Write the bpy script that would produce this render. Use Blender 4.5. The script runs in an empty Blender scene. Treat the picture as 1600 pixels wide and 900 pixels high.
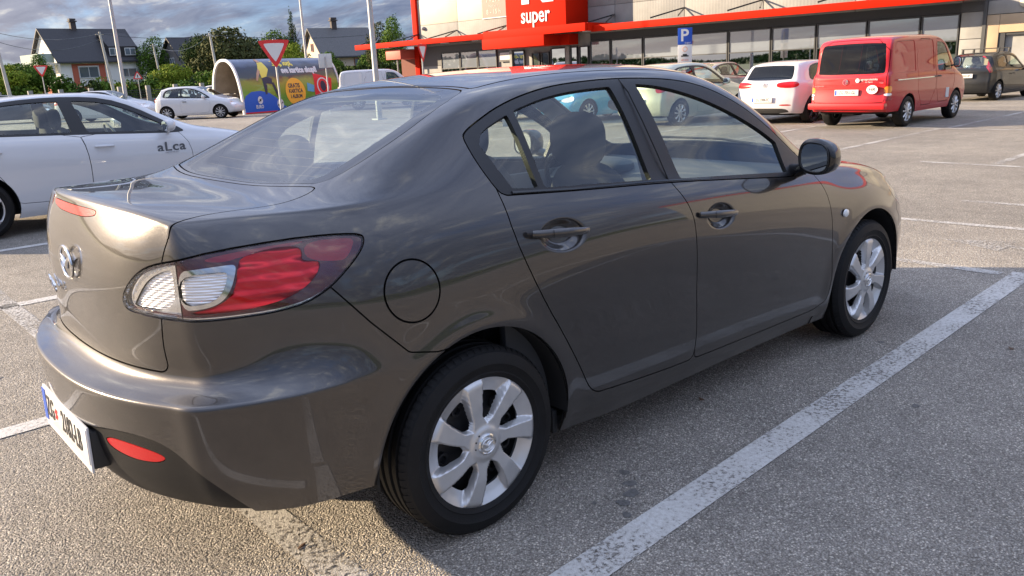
import bpy, bmesh, math, random
import numpy as np
from mathutils import Vector, Matrix
random.seed(7); RNG = np.random.default_rng(7)
SC = bpy.context.scene
R_ = math.radians

# ---- camera (phone held at eye height of a crouching adult, 1.47 m above the asphalt)
CAM = (-1.4869, -2.737, 1.4696); YAW, PITCH, ROLL, FPX = 0.8539, 0.2625, -0.0482, 1262.19
def cam_matrix():
    cy, sy, cp, sp = math.cos(YAW), math.sin(YAW), math.cos(PITCH), math.sin(PITCH)
    F = Vector((cp*cy, cp*sy, -sp)); Rr = Vector((sy, -cy, 0)); U = Rr.cross(F); c, s = math.cos(ROLL), math.sin(ROLL)
    R2 = c*Rr+s*U; U2 = -s*Rr+c*U
    m = Matrix((R2, U2, -F)).transposed().to_4x4(); m.translation = CAM; return m
cd = bpy.data.cameras.new('camera'); cam = bpy.data.objects.new('camera', cd); SC.collection.objects.link(cam)
cam.matrix_world = cam_matrix(); cd.sensor_width = 36; cd.lens = FPX/1600*36; cd.clip_start = .05; cd.clip_end = 3000
SC.camera = cam
# ---- world, sun, exposure
SUN_EL, SUN_AZ = R_(16.5), R_(129)      # the low sun stands to the photographer's left
w = bpy.data.worlds.new('World'); SC.world = w; w.use_nodes = True; wn = w.node_tree; wl = wn.links; bg = wn.nodes['Background']
sky = wn.nodes.new('ShaderNodeTexSky'); sky.sky_type = 'NISHITA'; sky.sun_disc = False; sky.sun_elevation = SUN_EL; sky.sun_rotation = math.pi/2-SUN_AZ
sky.altitude = 100; sky.air_density = 1.0; sky.dust_density = .3; sky.ozone_density = 3.0
def wnode(t, **k):
    n = wn.nodes.new(t)
    for a, b in k.items(): setattr(n, a, b)
    return n
# cloud layer: streaky grey-blue stratocumulus seen on a flat deck (direction projected on a plane above)
tcw = wnode('ShaderNodeTexCoord'); sepw = wnode('ShaderNodeSeparateXYZ'); wl.new(tcw.outputs['Generated'], sepw.inputs[0])
zc_ = wnode('ShaderNodeMath', operation='MAXIMUM'); zc_.inputs[1].default_value = 0.0; wl.new(sepw.outputs[2], zc_.inputs[0])
za_ = wnode('ShaderNodeMath', operation='ADD'); za_.inputs[1].default_value = .16; wl.new(zc_.outputs[0], za_.inputs[0])
dv = wnode('ShaderNodeVectorMath', operation='DIVIDE'); cmb = wnode('ShaderNodeCombineXYZ')
for i in (0, 1, 2): wl.new(za_.outputs[0], cmb.inputs[i])
wl.new(tcw.outputs['Generated'], dv.inputs[0]); wl.new(cmb.outputs[0], dv.inputs[1])
mpw = wnode('ShaderNodeMapping'); mpw.inputs['Scale'].default_value = (.75, .38, .0); mpw.inputs['Rotation'].default_value = (0, 0, R_(35)); wl.new(dv.outputs[0], mpw.inputs[0])
cn1 = wnode('ShaderNodeTexNoise'); cn1.inputs['Scale'].default_value = 2.0; cn1.inputs['Detail'].default_value = 9; cn1.inputs['Roughness'].default_value = .62; cn1.inputs['Distortion'].default_value = .5; wl.new(mpw.outputs[0], cn1.inputs['Vector'])
cr1 = wnode('ShaderNodeValToRGB'); cr1.color_ramp.elements[0].position = .26; cr1.color_ramp.elements[1].position = .52; wl.new(cn1.outputs[0], cr1.inputs[0])
cn2 = wnode('ShaderNodeTexNoise'); cn2.inputs['Scale'].default_value = 5.5; cn2.inputs['Detail'].default_value = 7; cn2.inputs['Roughness'].default_value = .6; cn2.inputs['Distortion'].default_value = .35; wl.new(mpw.outputs[0], cn2.inputs['Vector'])
ccol = wnode('ShaderNodeValToRGB'); e = ccol.color_ramp.elements; e[0].position = .36; e[1].position = .70; e[0].color = (.31, .39, .61, 1); e[1].color = (1.32, 1.32, 1.30, 1); x_ = e.new(.56); x_.color = (.50, .58, .80, 1)
wl.new(cn2.outputs[0], ccol.inputs[0])
skt = wnode('ShaderNodeMixRGB', blend_type='MULTIPLY'); skt.inputs[0].default_value = 1; skt.inputs[2].default_value = (.32, .36, .50, 1); wl.new(sky.outputs[0], skt.inputs[1])
# added overhead brightening, steeper than a CIE overcast sky, to lift shaded ground
zenith_gain = wnode('ShaderNodeMath', operation='MULTIPLY_ADD'); zenith_gain.inputs[1].default_value = 6.0; zenith_gain.inputs[2].default_value = 1.0; wl.new(zc_.outputs[0], zenith_gain.inputs[0])
ccl = wnode('ShaderNodeVectorMath', operation='SCALE'); wl.new(ccol.outputs[0], ccl.inputs[0]); wl.new(zenith_gain.outputs[0], ccl.inputs['Scale'])
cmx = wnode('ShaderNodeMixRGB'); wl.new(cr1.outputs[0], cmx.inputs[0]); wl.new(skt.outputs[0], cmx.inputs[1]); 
# forward-scattering glow round the veiled sun
dsn = wnode('ShaderNodeVectorMath', operation='DOT_PRODUCT'); wl.new(tcw.outputs['Generated'], dsn.inputs[0]); dsn.inputs[1].default_value = (math.cos(SUN_EL)*math.cos(SUN_AZ), math.cos(SUN_EL)*math.sin(SUN_AZ), math.sin(SUN_EL))
dmx = wnode('ShaderNodeMath', operation='MAXIMUM'); dmx.inputs[1].default_value = 0; wl.new(dsn.outputs['Value'], dmx.inputs[0]); dpw = wnode('ShaderNodeMath', operation='POWER'); dpw.inputs[1].default_value = 5.0; wl.new(dmx.outputs[0], dpw.inputs[0])
glw = wnode('ShaderNodeVectorMath', operation='SCALE'); glw.inputs[0].default_value = (3.6, 2.8, 2.0); wl.new(dpw.outputs[0], glw.inputs['Scale']); gad = wnode('ShaderNodeVectorMath', operation='ADD'); wl.new(ccl.outputs[0], gad.inputs[0]); wl.new(glw.outputs[0], gad.inputs[1])
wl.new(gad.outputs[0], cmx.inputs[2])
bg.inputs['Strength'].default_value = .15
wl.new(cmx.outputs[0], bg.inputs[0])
sd = Vector((math.cos(SUN_EL)*math.cos(SUN_AZ), math.cos(SUN_EL)*math.sin(SUN_AZ), math.sin(SUN_EL)))
ld = bpy.data.lights.new('sun', 'SUN'); ld.energy = 5.0; ld.angle = R_(.5); ld.color = (1., .79, .54)
so = bpy.data.objects.new('sun', ld); SC.collection.objects.link(so); so.rotation_euler = sd.to_track_quat('Z', 'Y').to_euler()
SC.view_settings.view_transform = 'Standard'; SC.view_settings.look = 'None'; SC.view_settings.exposure = 1.42; SC.view_settings.gamma = 1
SC.cycles.max_bounces = 8; SC.cycles.transparent_max_bounces = 16
# ------------------------------------------------------------------ helpers
BENCH = bpy.data.scenes.new('bench')      # a scratch scene for evaluating modifiers and text; removed at the end
def evaluated(o):
    if o.name not in BENCH.collection.objects: BENCH.collection.objects.link(o)
    vl = BENCH.view_layers[0]; vl.update(); return o.evaluated_get(vl.depsgraph)
COL = bpy.context.scene.collection
def link(o):
    COL.objects.link(o); return o
def tag(o, label=None, cat=None, group=None, kind=None):
    if label: o['label'] = label
    if cat: o['category'] = cat
    if group: o['group'] = group
    if kind: o['kind'] = kind
    return o
def empty(name, loc=(0, 0, 0), rz=0.0, parent=None):
    o = bpy.data.objects.new(name, None); o.empty_display_size = .1
    o.location = loc; o.rotation_euler = (0, 0, rz)
    if parent: o.parent = parent
    return link(o)
def mesh_obj(name, V, F, mats, parent=None, smooth=True, nrm=None, mi=None, loc=None, rot=None, sharp=None):
    me = bpy.data.meshes.new(name)
    V = np.asarray(V, float)
    if isinstance(F, np.ndarray) and F.ndim == 2:
        n, k = F.shape
        me.vertices.add(len(V)); me.vertices.foreach_set('co', V.ravel())
        me.loops.add(n * k); me.loops.foreach_set('vertex_index', F.ravel().astype(np.int32))
        me.polygons.add(n); me.polygons.foreach_set('loop_start', np.arange(0, n * k, k, dtype=np.int32))
        me.update(calc_edges=True)
    else:
        me.from_pydata([tuple(v) for v in V], [], [tuple(int(i) for i in f) for f in F]); me.update()
    if not isinstance(mats, (list, tuple)): mats = [mats]
    for m in mats: me.materials.append(m)
    if mi is not None: me.polygons.foreach_set('material_index', np.asarray(mi, dtype=np.int32))
    me.polygons.foreach_set('use_smooth', np.full(len(me.polygons), bool(smooth)))
    if nrm is not None: me.normals_split_custom_set_from_vertices(nrm.tolist())
    elif sharp is not None and smooth: me.set_sharp_from_angle(angle=math.radians(sharp))
    o = bpy.data.objects.new(name, me)
    if parent: o.parent = parent
    if loc is not None: o.location = loc
    if rot is not None: o.rotation_euler = rot
    return link(o)

class MB:
    """collects simple solids into one mesh"""
    def __init__(s): s.V = []; s.F = []; s.M = []; s.m = 0
    def add(s, V, F):
        b = len(s.V); s.V += [tuple(v) for v in V]
        s.F += [tuple(i + b for i in f) for f in F]; s.M += [s.m] * len(F); return s
    def box(s, x0, x1, y0, y1, z0, z1, bev=0.0):
        if bev > 0:
            b = min(bev, abs(x1-x0)/2.01, abs(y1-y0)/2.01, abs(z1-z0)/2.01)
            bm = bmesh.new(); bmesh.ops.create_cube(bm, size=1.0)
            for v in bm.verts:
                v.co = Vector(((x0+x1)/2+v.co.x*(x1-x0), (y0+y1)/2+v.co.y*(y1-y0), (z0+z1)/2+v.co.z*(z1-z0)))
            bmesh.ops.bevel(bm, geom=list(bm.edges), offset=b, segments=2, affect='EDGES', profile=.6)
            bm.verts.index_update()
            s.add([v.co[:] for v in bm.verts], [[v.index for v in f.verts] for f in bm.faces]); bm.free(); return s
        V = [(x, y, z) for x in (x0, x1) for y in (y0, y1) for z in (z0, z1)]
        return s.add(V, [(0,1,3,2),(4,6,7,5),(0,4,5,1),(2,3,7,6),(0,2,6,4),(1,5,7,3)])
    def tube(s, pts, r, n=8, cap=True, up=None):
        """r: number or per-point list"""
        P = [Vector(p) for p in pts]; N = len(P); rr = r if isinstance(r, (list, tuple)) else [r]*N
        V = []; last = None
        for i, p in enumerate(P):
            t = (P[min(i+1, N-1)]-P[max(i-1, 0)]).normalized()
            if last is None:
                a = Vector((0, 0, 1)) if abs(t.z) < .9 else Vector((1, 0, 0))
                u = t.cross(a).normalized()
            else:
                u = (last - t*last.dot(t)).normalized()
            last = u; w = t.cross(u)
            for k in range(n):
                a = 2*math.pi*k/n
                V.append(p + (u*math.cos(a)+w*math.sin(a))*rr[i])
        F = [(i*n+k, i*n+(k+1) % n, (i+1)*n+(k+1) % n, (i+1)*n+k) for i in range(N-1) for k in range(n)]
        if cap: F += [tuple(range(n))[::-1], tuple((N-1)*n+k for k in range(n))]
        return s.add(V, F)
    def lathe(s, prof, c, axis='y', n=32, a0=0, a1=2*math.pi):
        """prof: [(r, h)] around axis through c"""
        full = abs(a1-a0-2*math.pi) < 1e-6; m = n if full else n+1
        V = []
        for r, h in prof:
            for k in range(m):
                a = a0+(a1-a0)*k/n; p, q = r*math.cos(a), r*math.sin(a)
                if axis == 'y': V.append((c[0]+p, c[1]+h, c[2]+q))
                elif axis == 'z': V.append((c[0]+p, c[1]+q, c[2]+h))
                else: V.append((c[0]+h, c[1]+p, c[2]+q))
        F = [(i*m+k, i*m+(k+1) % m, (i+1)*m+(k+1) % m, (i+1)*m+k) for i in range(len(prof)-1) for k in range(n if full else n)]
        return s.add(V, F)
    def prism(s, poly, d0, d1, plane='xz'):
        """extrude 2D polygon between d0,d1 along the remaining axis"""
        def P(a, b, d):
            return {'xz': (a, d, b), 'xy': (a, b, d), 'yz': (d, a, b)}[plane]
        n = len(poly); V = [P(a, b, d0) for a, b in poly]+[P(a, b, d1) for a, b in poly]
        return s.add(V, [tuple(range(n)), tuple(range(2*n-1, n-1, -1))]+[(i, i+n, (i+1) % n+n, (i+1) % n) for i in range(n)])
    def quad(s, a, b, c, d): return s.add([a, b, c, d], [(0, 1, 2, 3)])
    def build(s, name, mats, parent=None, smooth=True, sharp=35, loc=None, rot=None):
        o = mesh_obj(name, s.V, s.F, mats, parent, smooth, sharp=sharp if smooth else None, loc=loc, rot=rot,
                     mi=s.M if isinstance(mats, (list, tuple)) and len(mats) > 1 else None)
        bm = bmesh.new(); bm.from_mesh(o.data); bmesh.ops.recalc_face_normals(bm, faces=bm.faces); bm.to_mesh(o.data); bm.free()
        if smooth: o.data.set_sharp_from_angle(angle=math.radians(sharp))
        return o

def copy_tree(o, parent=None):
    c = o.copy(); COL.objects.link(c)
    if parent is not None: c.parent = parent
    for ch in o.children: copy_tree(ch, c)
    return c

def text_obj(name, s, size, mat, parent=None, loc=(0,0,0), rot=(0,0,0), extrude=.001, align='CENTER', sx=1.0, bold=0.0, space=1.0):
    cu = bpy.data.curves.new(name, 'FONT'); cu.body = s; cu.size = size; cu.extrude = extrude
    cu.align_x = align; cu.align_y = 'CENTER'; cu.offset = bold; cu.space_character = space; cu.resolution_u = 3
    t = bpy.data.objects.new(name, cu)
    me = bpy.data.meshes.new_from_object(evaluated(t))
    bpy.data.objects.remove(t)
    me.materials.clear(); me.materials.append(mat); me.name = name
    for v in me.vertices: v.co.x *= sx
    o = bpy.data.objects.new(name, me); o.location = loc; o.rotation_euler = rot
    if parent: o.parent = parent
    return link(o)

# ------------------------------------------------------------------ car shell: control net -> smooth dense skin
def shell(net, levels, crease=(), iters=3):
    """net: dict S[i][j], T[i][k], R[j][k], F[j][k] half net (y<=0). returns dense tri mesh V,N,T"""
    S, T, R, Fr = net['S'], net['T'], net['R'], net['F']
    idx = {}; V = []
    def vid(p, tagk):
        if tagk not in idx: idx[tagk] = len(V); V.append(p)
        return idx[tagk]
    nI = len(S); nJ = len(S[0]); nK = len(T[0])
    def sid(i, j, sg): return vid((S[i][j][0], sg*S[i][j][1], S[i][j][2]), ('s', i, j, sg))
    def tid(i, k, sg):
        if k == 0: return sid(i, nJ-1, sg)
        if k == nK-1: sg = 0
        return vid((T[i][k][0], sg*T[i][k][1], T[i][k][2]), ('t', i, k, sg))
    def eid(G, nm, i, j, k, sg):
        if k == 0: return sid(i, j, sg)
        if j == nJ-1: return tid(i, k, sg)
        if k == nK-1: sg = 0
        return vid((G[j][k][0], sg*G[j][k][1], G[j][k][2]), (nm, j, k, sg))
    F = []
    for sg in (1, -1):
        def q(a, b, c, d): F.append((a, b, c, d) if sg < 0 else (d, c, b, a))
        for i in range(nI-1):
            for j in range(nJ-1): q(sid(i, j, sg), sid(i+1, j, sg), sid(i+1, j+1, sg), sid(i, j+1, sg))
            for k in range(nK-1): q(tid(i, k, sg), tid(i+1, k, sg), tid(i+1, k+1, sg), tid(i, k+1, sg))
        for j in range(nJ-1):
            for k in range(nK-1):
                q(eid(R, 'r', 0, j, k+1, sg), eid(R, 'r', 0, j, k, sg), eid(R, 'r', 0, j+1, k, sg), eid(R, 'r', 0, j+1, k+1, sg))
                q(eid(Fr, 'f', nI-1, j, k, sg), eid(Fr, 'f', nI-1, j, k+1, sg), eid(Fr, 'f', nI-1, j+1, k+1, sg), eid(Fr, 'f', nI-1, j+1, k, sg))
    me = bpy.data.meshes.new('tmp'); me.from_pydata(V, [], F); me.update()
    cr = me.attributes.new('crease_edge', 'FLOAT', 'EDGE')
    ed = {tuple(sorted(e.vertices)): e.index for e in me.edges}
    for (kind, row, i0, i1, val) in crease:
        for sg in (1, -1):
            for i in range(i0, i1):
                if kind == 'S': a, b = sid(i, row, sg), sid(i+1, row, sg)
                elif kind == 'R': a, b = eid(R, 'r', 0, row, i, sg), eid(R, 'r', 0, row, i+1, sg)
                elif kind == 'T': a, b = tid(i, row, sg), tid(i+1, row, sg)
                elif kind == 'F': a, b = eid(Fr, 'f', nI-1, row, i, sg), eid(Fr, 'f', nI-1, row, i+1, sg)
                elif kind == 'C': a, b = tid(row, i, sg), tid(row, i+1, sg)      # across the top at column row
                e = ed.get(tuple(sorted((a, b))))
                if e is not None: cr.data[e].value = val
    o = bpy.data.objects.new('tmp', me); BENCH.collection.objects.link(o)
    md = o.modifiers.new('s', 'SUBSURF'); md.levels = 1; md.use_limit_surface = True; md.boundary_smooth = 'PRESERVE_CORNERS'
    tgt = np.array(V); cur = tgt.copy(); n = len(V)
    for it in range(iters):
        me.update_tag(); ev = evaluated(o); m2 = ev.to_mesh()
        co = np.empty(len(m2.vertices)*3); m2.vertices.foreach_get('co', co); lim = co.reshape(-1, 3)[:n]
        ev.to_mesh_clear()
        cur += (tgt-lim)*.9
        me.vertices.foreach_set('co', cur.ravel()); me.update()
    md.levels = levels
    o.update_tag(); me.update_tag(); ev = evaluated(o); m2 = ev.to_mesh()
    nv = len(m2.vertices); co = np.empty(nv*3); m2.vertices.foreach_get('co', co); co = co.reshape(-1, 3)
    q = np.empty(len(m2.loops), dtype=np.int32); m2.loops.foreach_get('vertex_index', q); q = q.reshape(-1, 4)
    ev.to_mesh_clear(); bpy.data.objects.remove(o); bpy.data.meshes.remove(me)
    tri = np.concatenate([q[:, [0, 1, 2]], q[:, [0, 2, 3]]])
    return co, calc_normals(co, tri), tri

def calc_normals(V, T):
    n = np.cross(V[T[:, 1]]-V[T[:, 0]], V[T[:, 2]]-V[T[:, 0]])
    N = np.zeros_like(V)
    for k in range(3): 
        for c in range(3): N[:, c] += np.bincount(T[:, k], n[:, c], len(V))
    return N/np.maximum(np.linalg.norm(N, axis=1, keepdims=True), 1e-12)

def chaikin(P, it=2, closed=True):
    P = np.asarray(P, float)
    for _ in range(it):
        Q = np.roll(P, -1, 0) if closed else P[1:]
        A = P if closed else P[:-1]
        n = np.stack([A*.75+Q*.25, A*.25+Q*.75], 1).reshape(-1, 2)
        P = n if closed else np.concatenate([P[:1], n, P[-1:]])
    return P
def sdpoly(p, poly, pad=.15):
    """signed distance of 2D points p to closed polygon (negative inside)"""
    poly = np.asarray(poly, float); lo, hi = poly.min(0)-pad, poly.max(0)+pad
    out = np.full(len(p), pad)
    sel = np.where(((p > lo) & (p < hi)).all(1))[0]; q = p[sel]
    d2 = np.full(len(q), 1e9); ins = np.zeros(len(q), bool)
    for a, b in zip(poly, np.roll(poly, -1, 0)):
        e = b-a; L = e@e
        if L < 1e-14: continue
        w = q-a; t = np.clip(w@e/L, 0, 1); d = w-t[:, None]*e; d2 = np.minimum(d2, (d*d).sum(1))
        c = (a[1] <= q[:, 1]) != (b[1] <= q[:, 1])
        if abs(e[1]) > 1e-14: ins ^= c & (q[:, 0] < a[0]+(q[:, 1]-a[1])*e[0]/e[1])
    r = np.sqrt(d2); r[ins] *= -1; out[sel] = r
    return out

class Skin:
    """triangle soup with normals that can be split by a signed distance"""
    def __init__(s, V, N, T): s.V, s.N, s.T = V, N, T
    def copy(s): return Skin(s.V.copy(), s.N.copy(), s.T.copy())
    def compact(s):
        m = np.zeros(len(s.V), bool); m[s.T.ravel()] = True; mp = np.cumsum(m)-1
        s.V, s.N, s.T = s.V[m], s.N[m], mp[s.T]; return s
    def refine(s, f, rounds=1):
        for r in range(rounds):
            d = f(s.V, s.N); t = s.T
            L = np.linalg.norm(s.V[t[:, 0]]-s.V[t[:, 1]], axis=1)
            dm = np.abs(d[t]).min(1); sel = (dm < L*1.3) & (L > .006)
            if not sel.any(): break
            a = t[sel]; E = np.concatenate([a[:, [0, 1]], a[:, [1, 2]], a[:, [2, 0]]]); Es = np.sort(E, 1)
            key = Es[:, 0].astype(np.int64)*(len(s.V)+1)+Es[:, 1]
            u, first, inv = np.unique(key, return_index=True, return_inverse=True)
            m = Es[first]; nb = len(s.V)
            s.V = np.concatenate([s.V, (s.V[m[:, 0]]+s.V[m[:, 1]])/2])
            nn = s.N[m[:, 0]]+s.N[m[:, 1]]; s.N = np.concatenate([s.N, nn/np.maximum(np.linalg.norm(nn, axis=1, keepdims=True), 1e-9)])
            k = nb+inv.reshape(3, -1); ab, bc, ca = k
            s.T = np.concatenate([t[~sel], np.stack([a[:, 0], ab, ca], 1), np.stack([ab, a[:, 1], bc], 1), np.stack([ca, bc, a[:, 2]], 1), np.stack([ab, bc, ca], 1)])
        return s
    def clip(s, d):
        """keep the part where d<=0"""
        d = np.where(np.abs(d) < 2e-5, -2e-5, d); t = s.T; ins = d[t] <= 0; c = ins.sum(1); nv = len(s.V)
        A, B, parts = [], [], [t[c == 3]]
        rec = []; nb = 0
        for cc in (1, 2):
            m = c == cc; q = t[m]; i = ins[m]
            if not len(q): continue
            odd = np.argmax(i if cc == 1 else ~i, 1); r = np.arange(len(q)); a, b, e = q[r, odd], q[r, (odd+1) % 3], q[r, (odd+2) % 3]
            A += [a, a]; B += [b, e]; rec.append((cc, a, b, e, nb, nb+len(a))); nb += 2*len(a)
        if nb:
            A = np.concatenate(A); B = np.concatenate(B); lo = np.minimum(A, B); hi = np.maximum(A, B)
            key = lo.astype(np.int64)*nv+hi; u, first, inv = np.unique(key, return_index=True, return_inverse=True); inv = inv.ravel()+nv
            p, q = lo[first], hi[first]; w = (d[p]/(d[p]-d[q]))[:, None]
            V = np.concatenate([s.V, s.V[p]+(s.V[q]-s.V[p])*w]); n = s.N[p]+(s.N[q]-s.N[p])*w
            N = np.concatenate([s.N, n/np.maximum(np.linalg.norm(n, axis=1, keepdims=True), 1e-9)])
            for cc, a, b, e, k0, k1 in rec:
                p1 = inv[k0:k1]; p2 = inv[k1:k1+len(a)]
                if cc == 1: parts.append(np.stack([a, p1, p2], 1))
                else: parts.append(np.stack([p1, b, e], 1)); parts.append(np.stack([p1, e, p2], 1))
        else: V, N = s.V, s.N
        return Skin(V, N, np.concatenate(parts)).compact()
    def cut(s, f, gap=.0, rounds=0):
        """-> inside, outside ; f(V,N)-> signed distance"""
        if rounds: s.refine(f, rounds)
        d = f(s.V, s.N); a = s.clip(d+gap/2)
        b = s.clip(-d+gap/2)
        return a, b
    def rim(s, depth=.012):
        """fold the open border inward"""
        E = np.concatenate([s.T[:, [0, 1]], s.T[:, [1, 2]], s.T[:, [2, 0]]]); key = np.minimum(E[:, 0], E[:, 1]).astype(np.int64)*len(s.V)+np.maximum(E[:, 0], E[:, 1])
        u, inv, cnt = np.unique(key, return_inverse=True, return_counts=True); b = E[cnt[inv.ravel()] == 1]
        vs, iv = np.unique(b.ravel(), return_inverse=True); iv = iv.reshape(-1, 2); nb = len(s.V); m = len(vs)
        top = s.V[vs]; bot = top-s.N[vs]*depth
        # duplicated ring so that the fold is sharp; normals point sideways
        side = np.zeros((m, 3)); e = s.V[b[:, 1]]-s.V[b[:, 0]]; nn = np.cross(e, s.N[b[:, 0]])
        for k in range(2):
            for c in range(3): side[:, c] += np.bincount(iv[:, k], nn[:, c], m)
        side /= np.maximum(np.linalg.norm(side, axis=1, keepdims=True), 1e-9)
        V = np.concatenate([s.V, top, bot]); N = np.concatenate([s.N, side, side])
        a, c = iv[:, 0]+nb, iv[:, 1]+nb
        T = np.concatenate([s.T, np.stack([c, a, a+m], 1), np.stack([c, a+m, c+m], 1)])
        return Skin(V, N, T)
    def side(s, sg):
        """half with sg*y>0"""
        c = s.V[s.T][:, :, 1].mean(1)*sg > 0
        return Skin(s.V, s.N, s.T[c]).copy().compact()
    def offset(s, d): return Skin(s.V+s.N*d, s.N, s.T)
    def obj(s, name, mat, parent, rim=.012):
        if not len(s.T): return None
        q = s.compact()
        if rim: q = q.rim(rim)
        return mesh_obj(name, q.V, q.T, mat, parent, True, nrm=q.N)

def region(poly, plane='side', it=2, cond=None):
    P = chaikin(poly, it) if it else np.asarray(poly, float)
    def f(V, N):
        if plane == 'side': p = np.stack([V[:, 0], V[:, 2]], 1)
        elif plane == 'rear': p = np.stack([np.abs(V[:, 1]), V[:, 2]], 1)
        elif plane == 'top': p = np.stack([V[:, 0], np.abs(V[:, 1])], 1)
        elif plane == 'diag': p = np.stack([V[:, 0]+np.abs(V[:, 1]), V[:, 2]], 1)
        elif plane == 'fdiag': p = np.stack([V[:, 0]-np.abs(V[:, 1]), V[:, 2]], 1)
        d = sdpoly(p, P)
        if cond is not None: d = np.maximum(d, cond(V, N))
        return d
    return f
def circle_f(cx, cz, r, cond=None):
    def f(V, N):
        d = np.hypot(V[:, 0]-cx, V[:, 2]-cz)-r
        return np.maximum(d, cond(V, N)) if cond is not None else d
    return f
def pchip(xk, yk, x):
    xk = np.asarray(xk, float); yk = np.asarray(yk, float); x = np.clip(x, xk[0], xk[-1])
    h = np.diff(xk); d = np.diff(yk)/h; m = np.zeros(len(xk)); m[0] = d[0]; m[-1] = d[-1]
    for i in range(1, len(xk)-1):
        if d[i-1]*d[i] > 0:
            w1, w2 = 2*h[i]+h[i-1], h[i]+2*h[i-1]; m[i] = (w1+w2)/(w1/d[i-1]+w2/d[i])
    i = np.clip(np.searchsorted(xk, x)-1, 0, len(h)-1); t = (x-xk[i])/h[i]
    return ((1+2*t)*(1-t)**2)*yk[i]+t*(1-t)**2*h[i]*m[i]+t*t*(3-2*t)*yk[i+1]+t*t*(t-1)*h[i]*m[i+1]
# ------------------------------------------------------------------ materials
def nmat(name):
    m = bpy.data.materials.new(name); m.use_nodes = True; nt = m.node_tree
    return m, nt, nt.nodes['Principled BSDF'], nt.links
def pmat(name, col, rough=.5, metal=0., coat=0., spec=.5, emit=None, bump=0., bscale=200., var=0., vscale=4., alpha=None, trans=0., coatr=.03):
    m, nt, b, L = nmat(name)
    c = tuple(col)+(1,) if len(col) == 3 else col
    b.inputs['Base Color'].default_value = c; b.inputs['Roughness'].default_value = rough; b.inputs['Metallic'].default_value = metal
    b.inputs['Coat Weight'].default_value = coat; b.inputs['Coat Roughness'].default_value = coatr; b.inputs['Specular IOR Level'].default_value = spec
    b.inputs['Transmission Weight'].default_value = trans
    if emit: b.inputs['Emission Color'].default_value = c; b.inputs['Emission Strength'].default_value = emit
    if bump or var:
        tc = nt.nodes.new('ShaderNodeTexCoord')
    if var:
        n = nt.nodes.new('ShaderNodeTexNoise'); n.inputs['Scale'].default_value = vscale; n.inputs['Detail'].default_value = 5
        L.new(tc.outputs['Object'], n.inputs['Vector'])
        r = nt.nodes.new('ShaderNodeValToRGB'); r.color_ramp.elements[0].position = .3; r.color_ramp.elements[1].position = .7
        r.color_ramp.elements[0].color = tuple(v*(1-var) for v in c[:3])+(1,); r.color_ramp.elements[1].color = tuple(min(1, v*(1+var)) for v in c[:3])+(1,)
        L.new(n.outputs[0], r.inputs[0]); L.new(r.outputs[0], b.inputs['Base Color'])
    if bump:
        n = nt.nodes.new('ShaderNodeTexNoise'); n.inputs['Scale'].default_value = bscale; n.inputs['Detail'].default_value = 3
        L.new(tc.outputs['Object'], n.inputs['Vector'])
        bp = nt.nodes.new('ShaderNodeBump'); bp.inputs['Strength'].default_value = bump; bp.inputs['Distance'].default_value = .004
        L.new(n.outputs[0], bp.inputs['Height']); L.new(bp.outputs[0], b.inputs['Normal'])
    return m
def paint(name, col, metal=.0, rough=.4, flake=0., coat=1.0, dirt=.0, orange=.0):
    """clear-coated car paint; flake: sparkle of the metallic layer"""
    m, nt, b, L = nmat(name)
    b.inputs['Base Color'].default_value = tuple(col)+(1,); b.inputs['Metallic'].default_value = metal; b.inputs['Roughness'].default_value = rough
    b.inputs['Coat Weight'].default_value = coat; b.inputs['Coat Roughness'].default_value = .015; b.inputs['Coat IOR'].default_value = 1.6; b.inputs['Specular IOR Level'].default_value = .2 if metal == 0 else .5
    tc = nt.nodes.new('ShaderNodeTexCoord')
    if flake:
        v = nt.nodes.new('ShaderNodeTexVoronoi'); v.inputs['Scale'].default_value = 700
        L.new(tc.outputs['Object'], v.inputs['Vector'])
        bp = nt.nodes.new('ShaderNodeMixRGB'); bp.blend_type = 'MIX'; bp.inputs[0].default_value = flake
        g = nt.nodes.new('ShaderNodeNewGeometry'); L.new(g.outputs['Normal'], bp.inputs[1])
        s = nt.nodes.new('ShaderNodeVectorMath'); s.operation = 'SUBTRACT'; s.inputs[1].default_value = (.5, .5, .5)
        L.new(v.outputs['Color'], s.inputs[0]); a = nt.nodes.new('ShaderNodeVectorMath'); a.operation = 'MULTIPLY_ADD'
        a.inputs[1].default_value = (flake, flake, flake)
        L.new(s.outputs[0], a.inputs[0]); L.new(g.outputs['Normal'], a.inputs[2])
        nn = nt.nodes.new('ShaderNodeVectorMath'); nn.operation = 'NORMALIZE'; L.new(a.outputs[0], nn.inputs[0]); L.new(nn.outputs[0], b.inputs['Normal'])
        nt.nodes.remove(bp)
    if dirt:
        n = nt.nodes.new('ShaderNodeTexNoise'); n.inputs['Scale'].default_value = 3; n.inputs['Detail'].default_value = 8; n.inputs['Roughness'].default_value = .7
        L.new(tc.outputs['Object'], n.inputs['Vector'])
        mr = nt.nodes.new('ShaderNodeMapRange'); mr.inputs['From Min'].default_value = .4; mr.inputs['From Max'].default_value = .8
        mr.inputs['To Min'].default_value = .015; mr.inputs['To Max'].default_value = .015+dirt; L.new(n.outputs[0], mr.inputs[0]); L.new(mr.outputs[0], b.inputs['Coat Roughness'])
    return m
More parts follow.
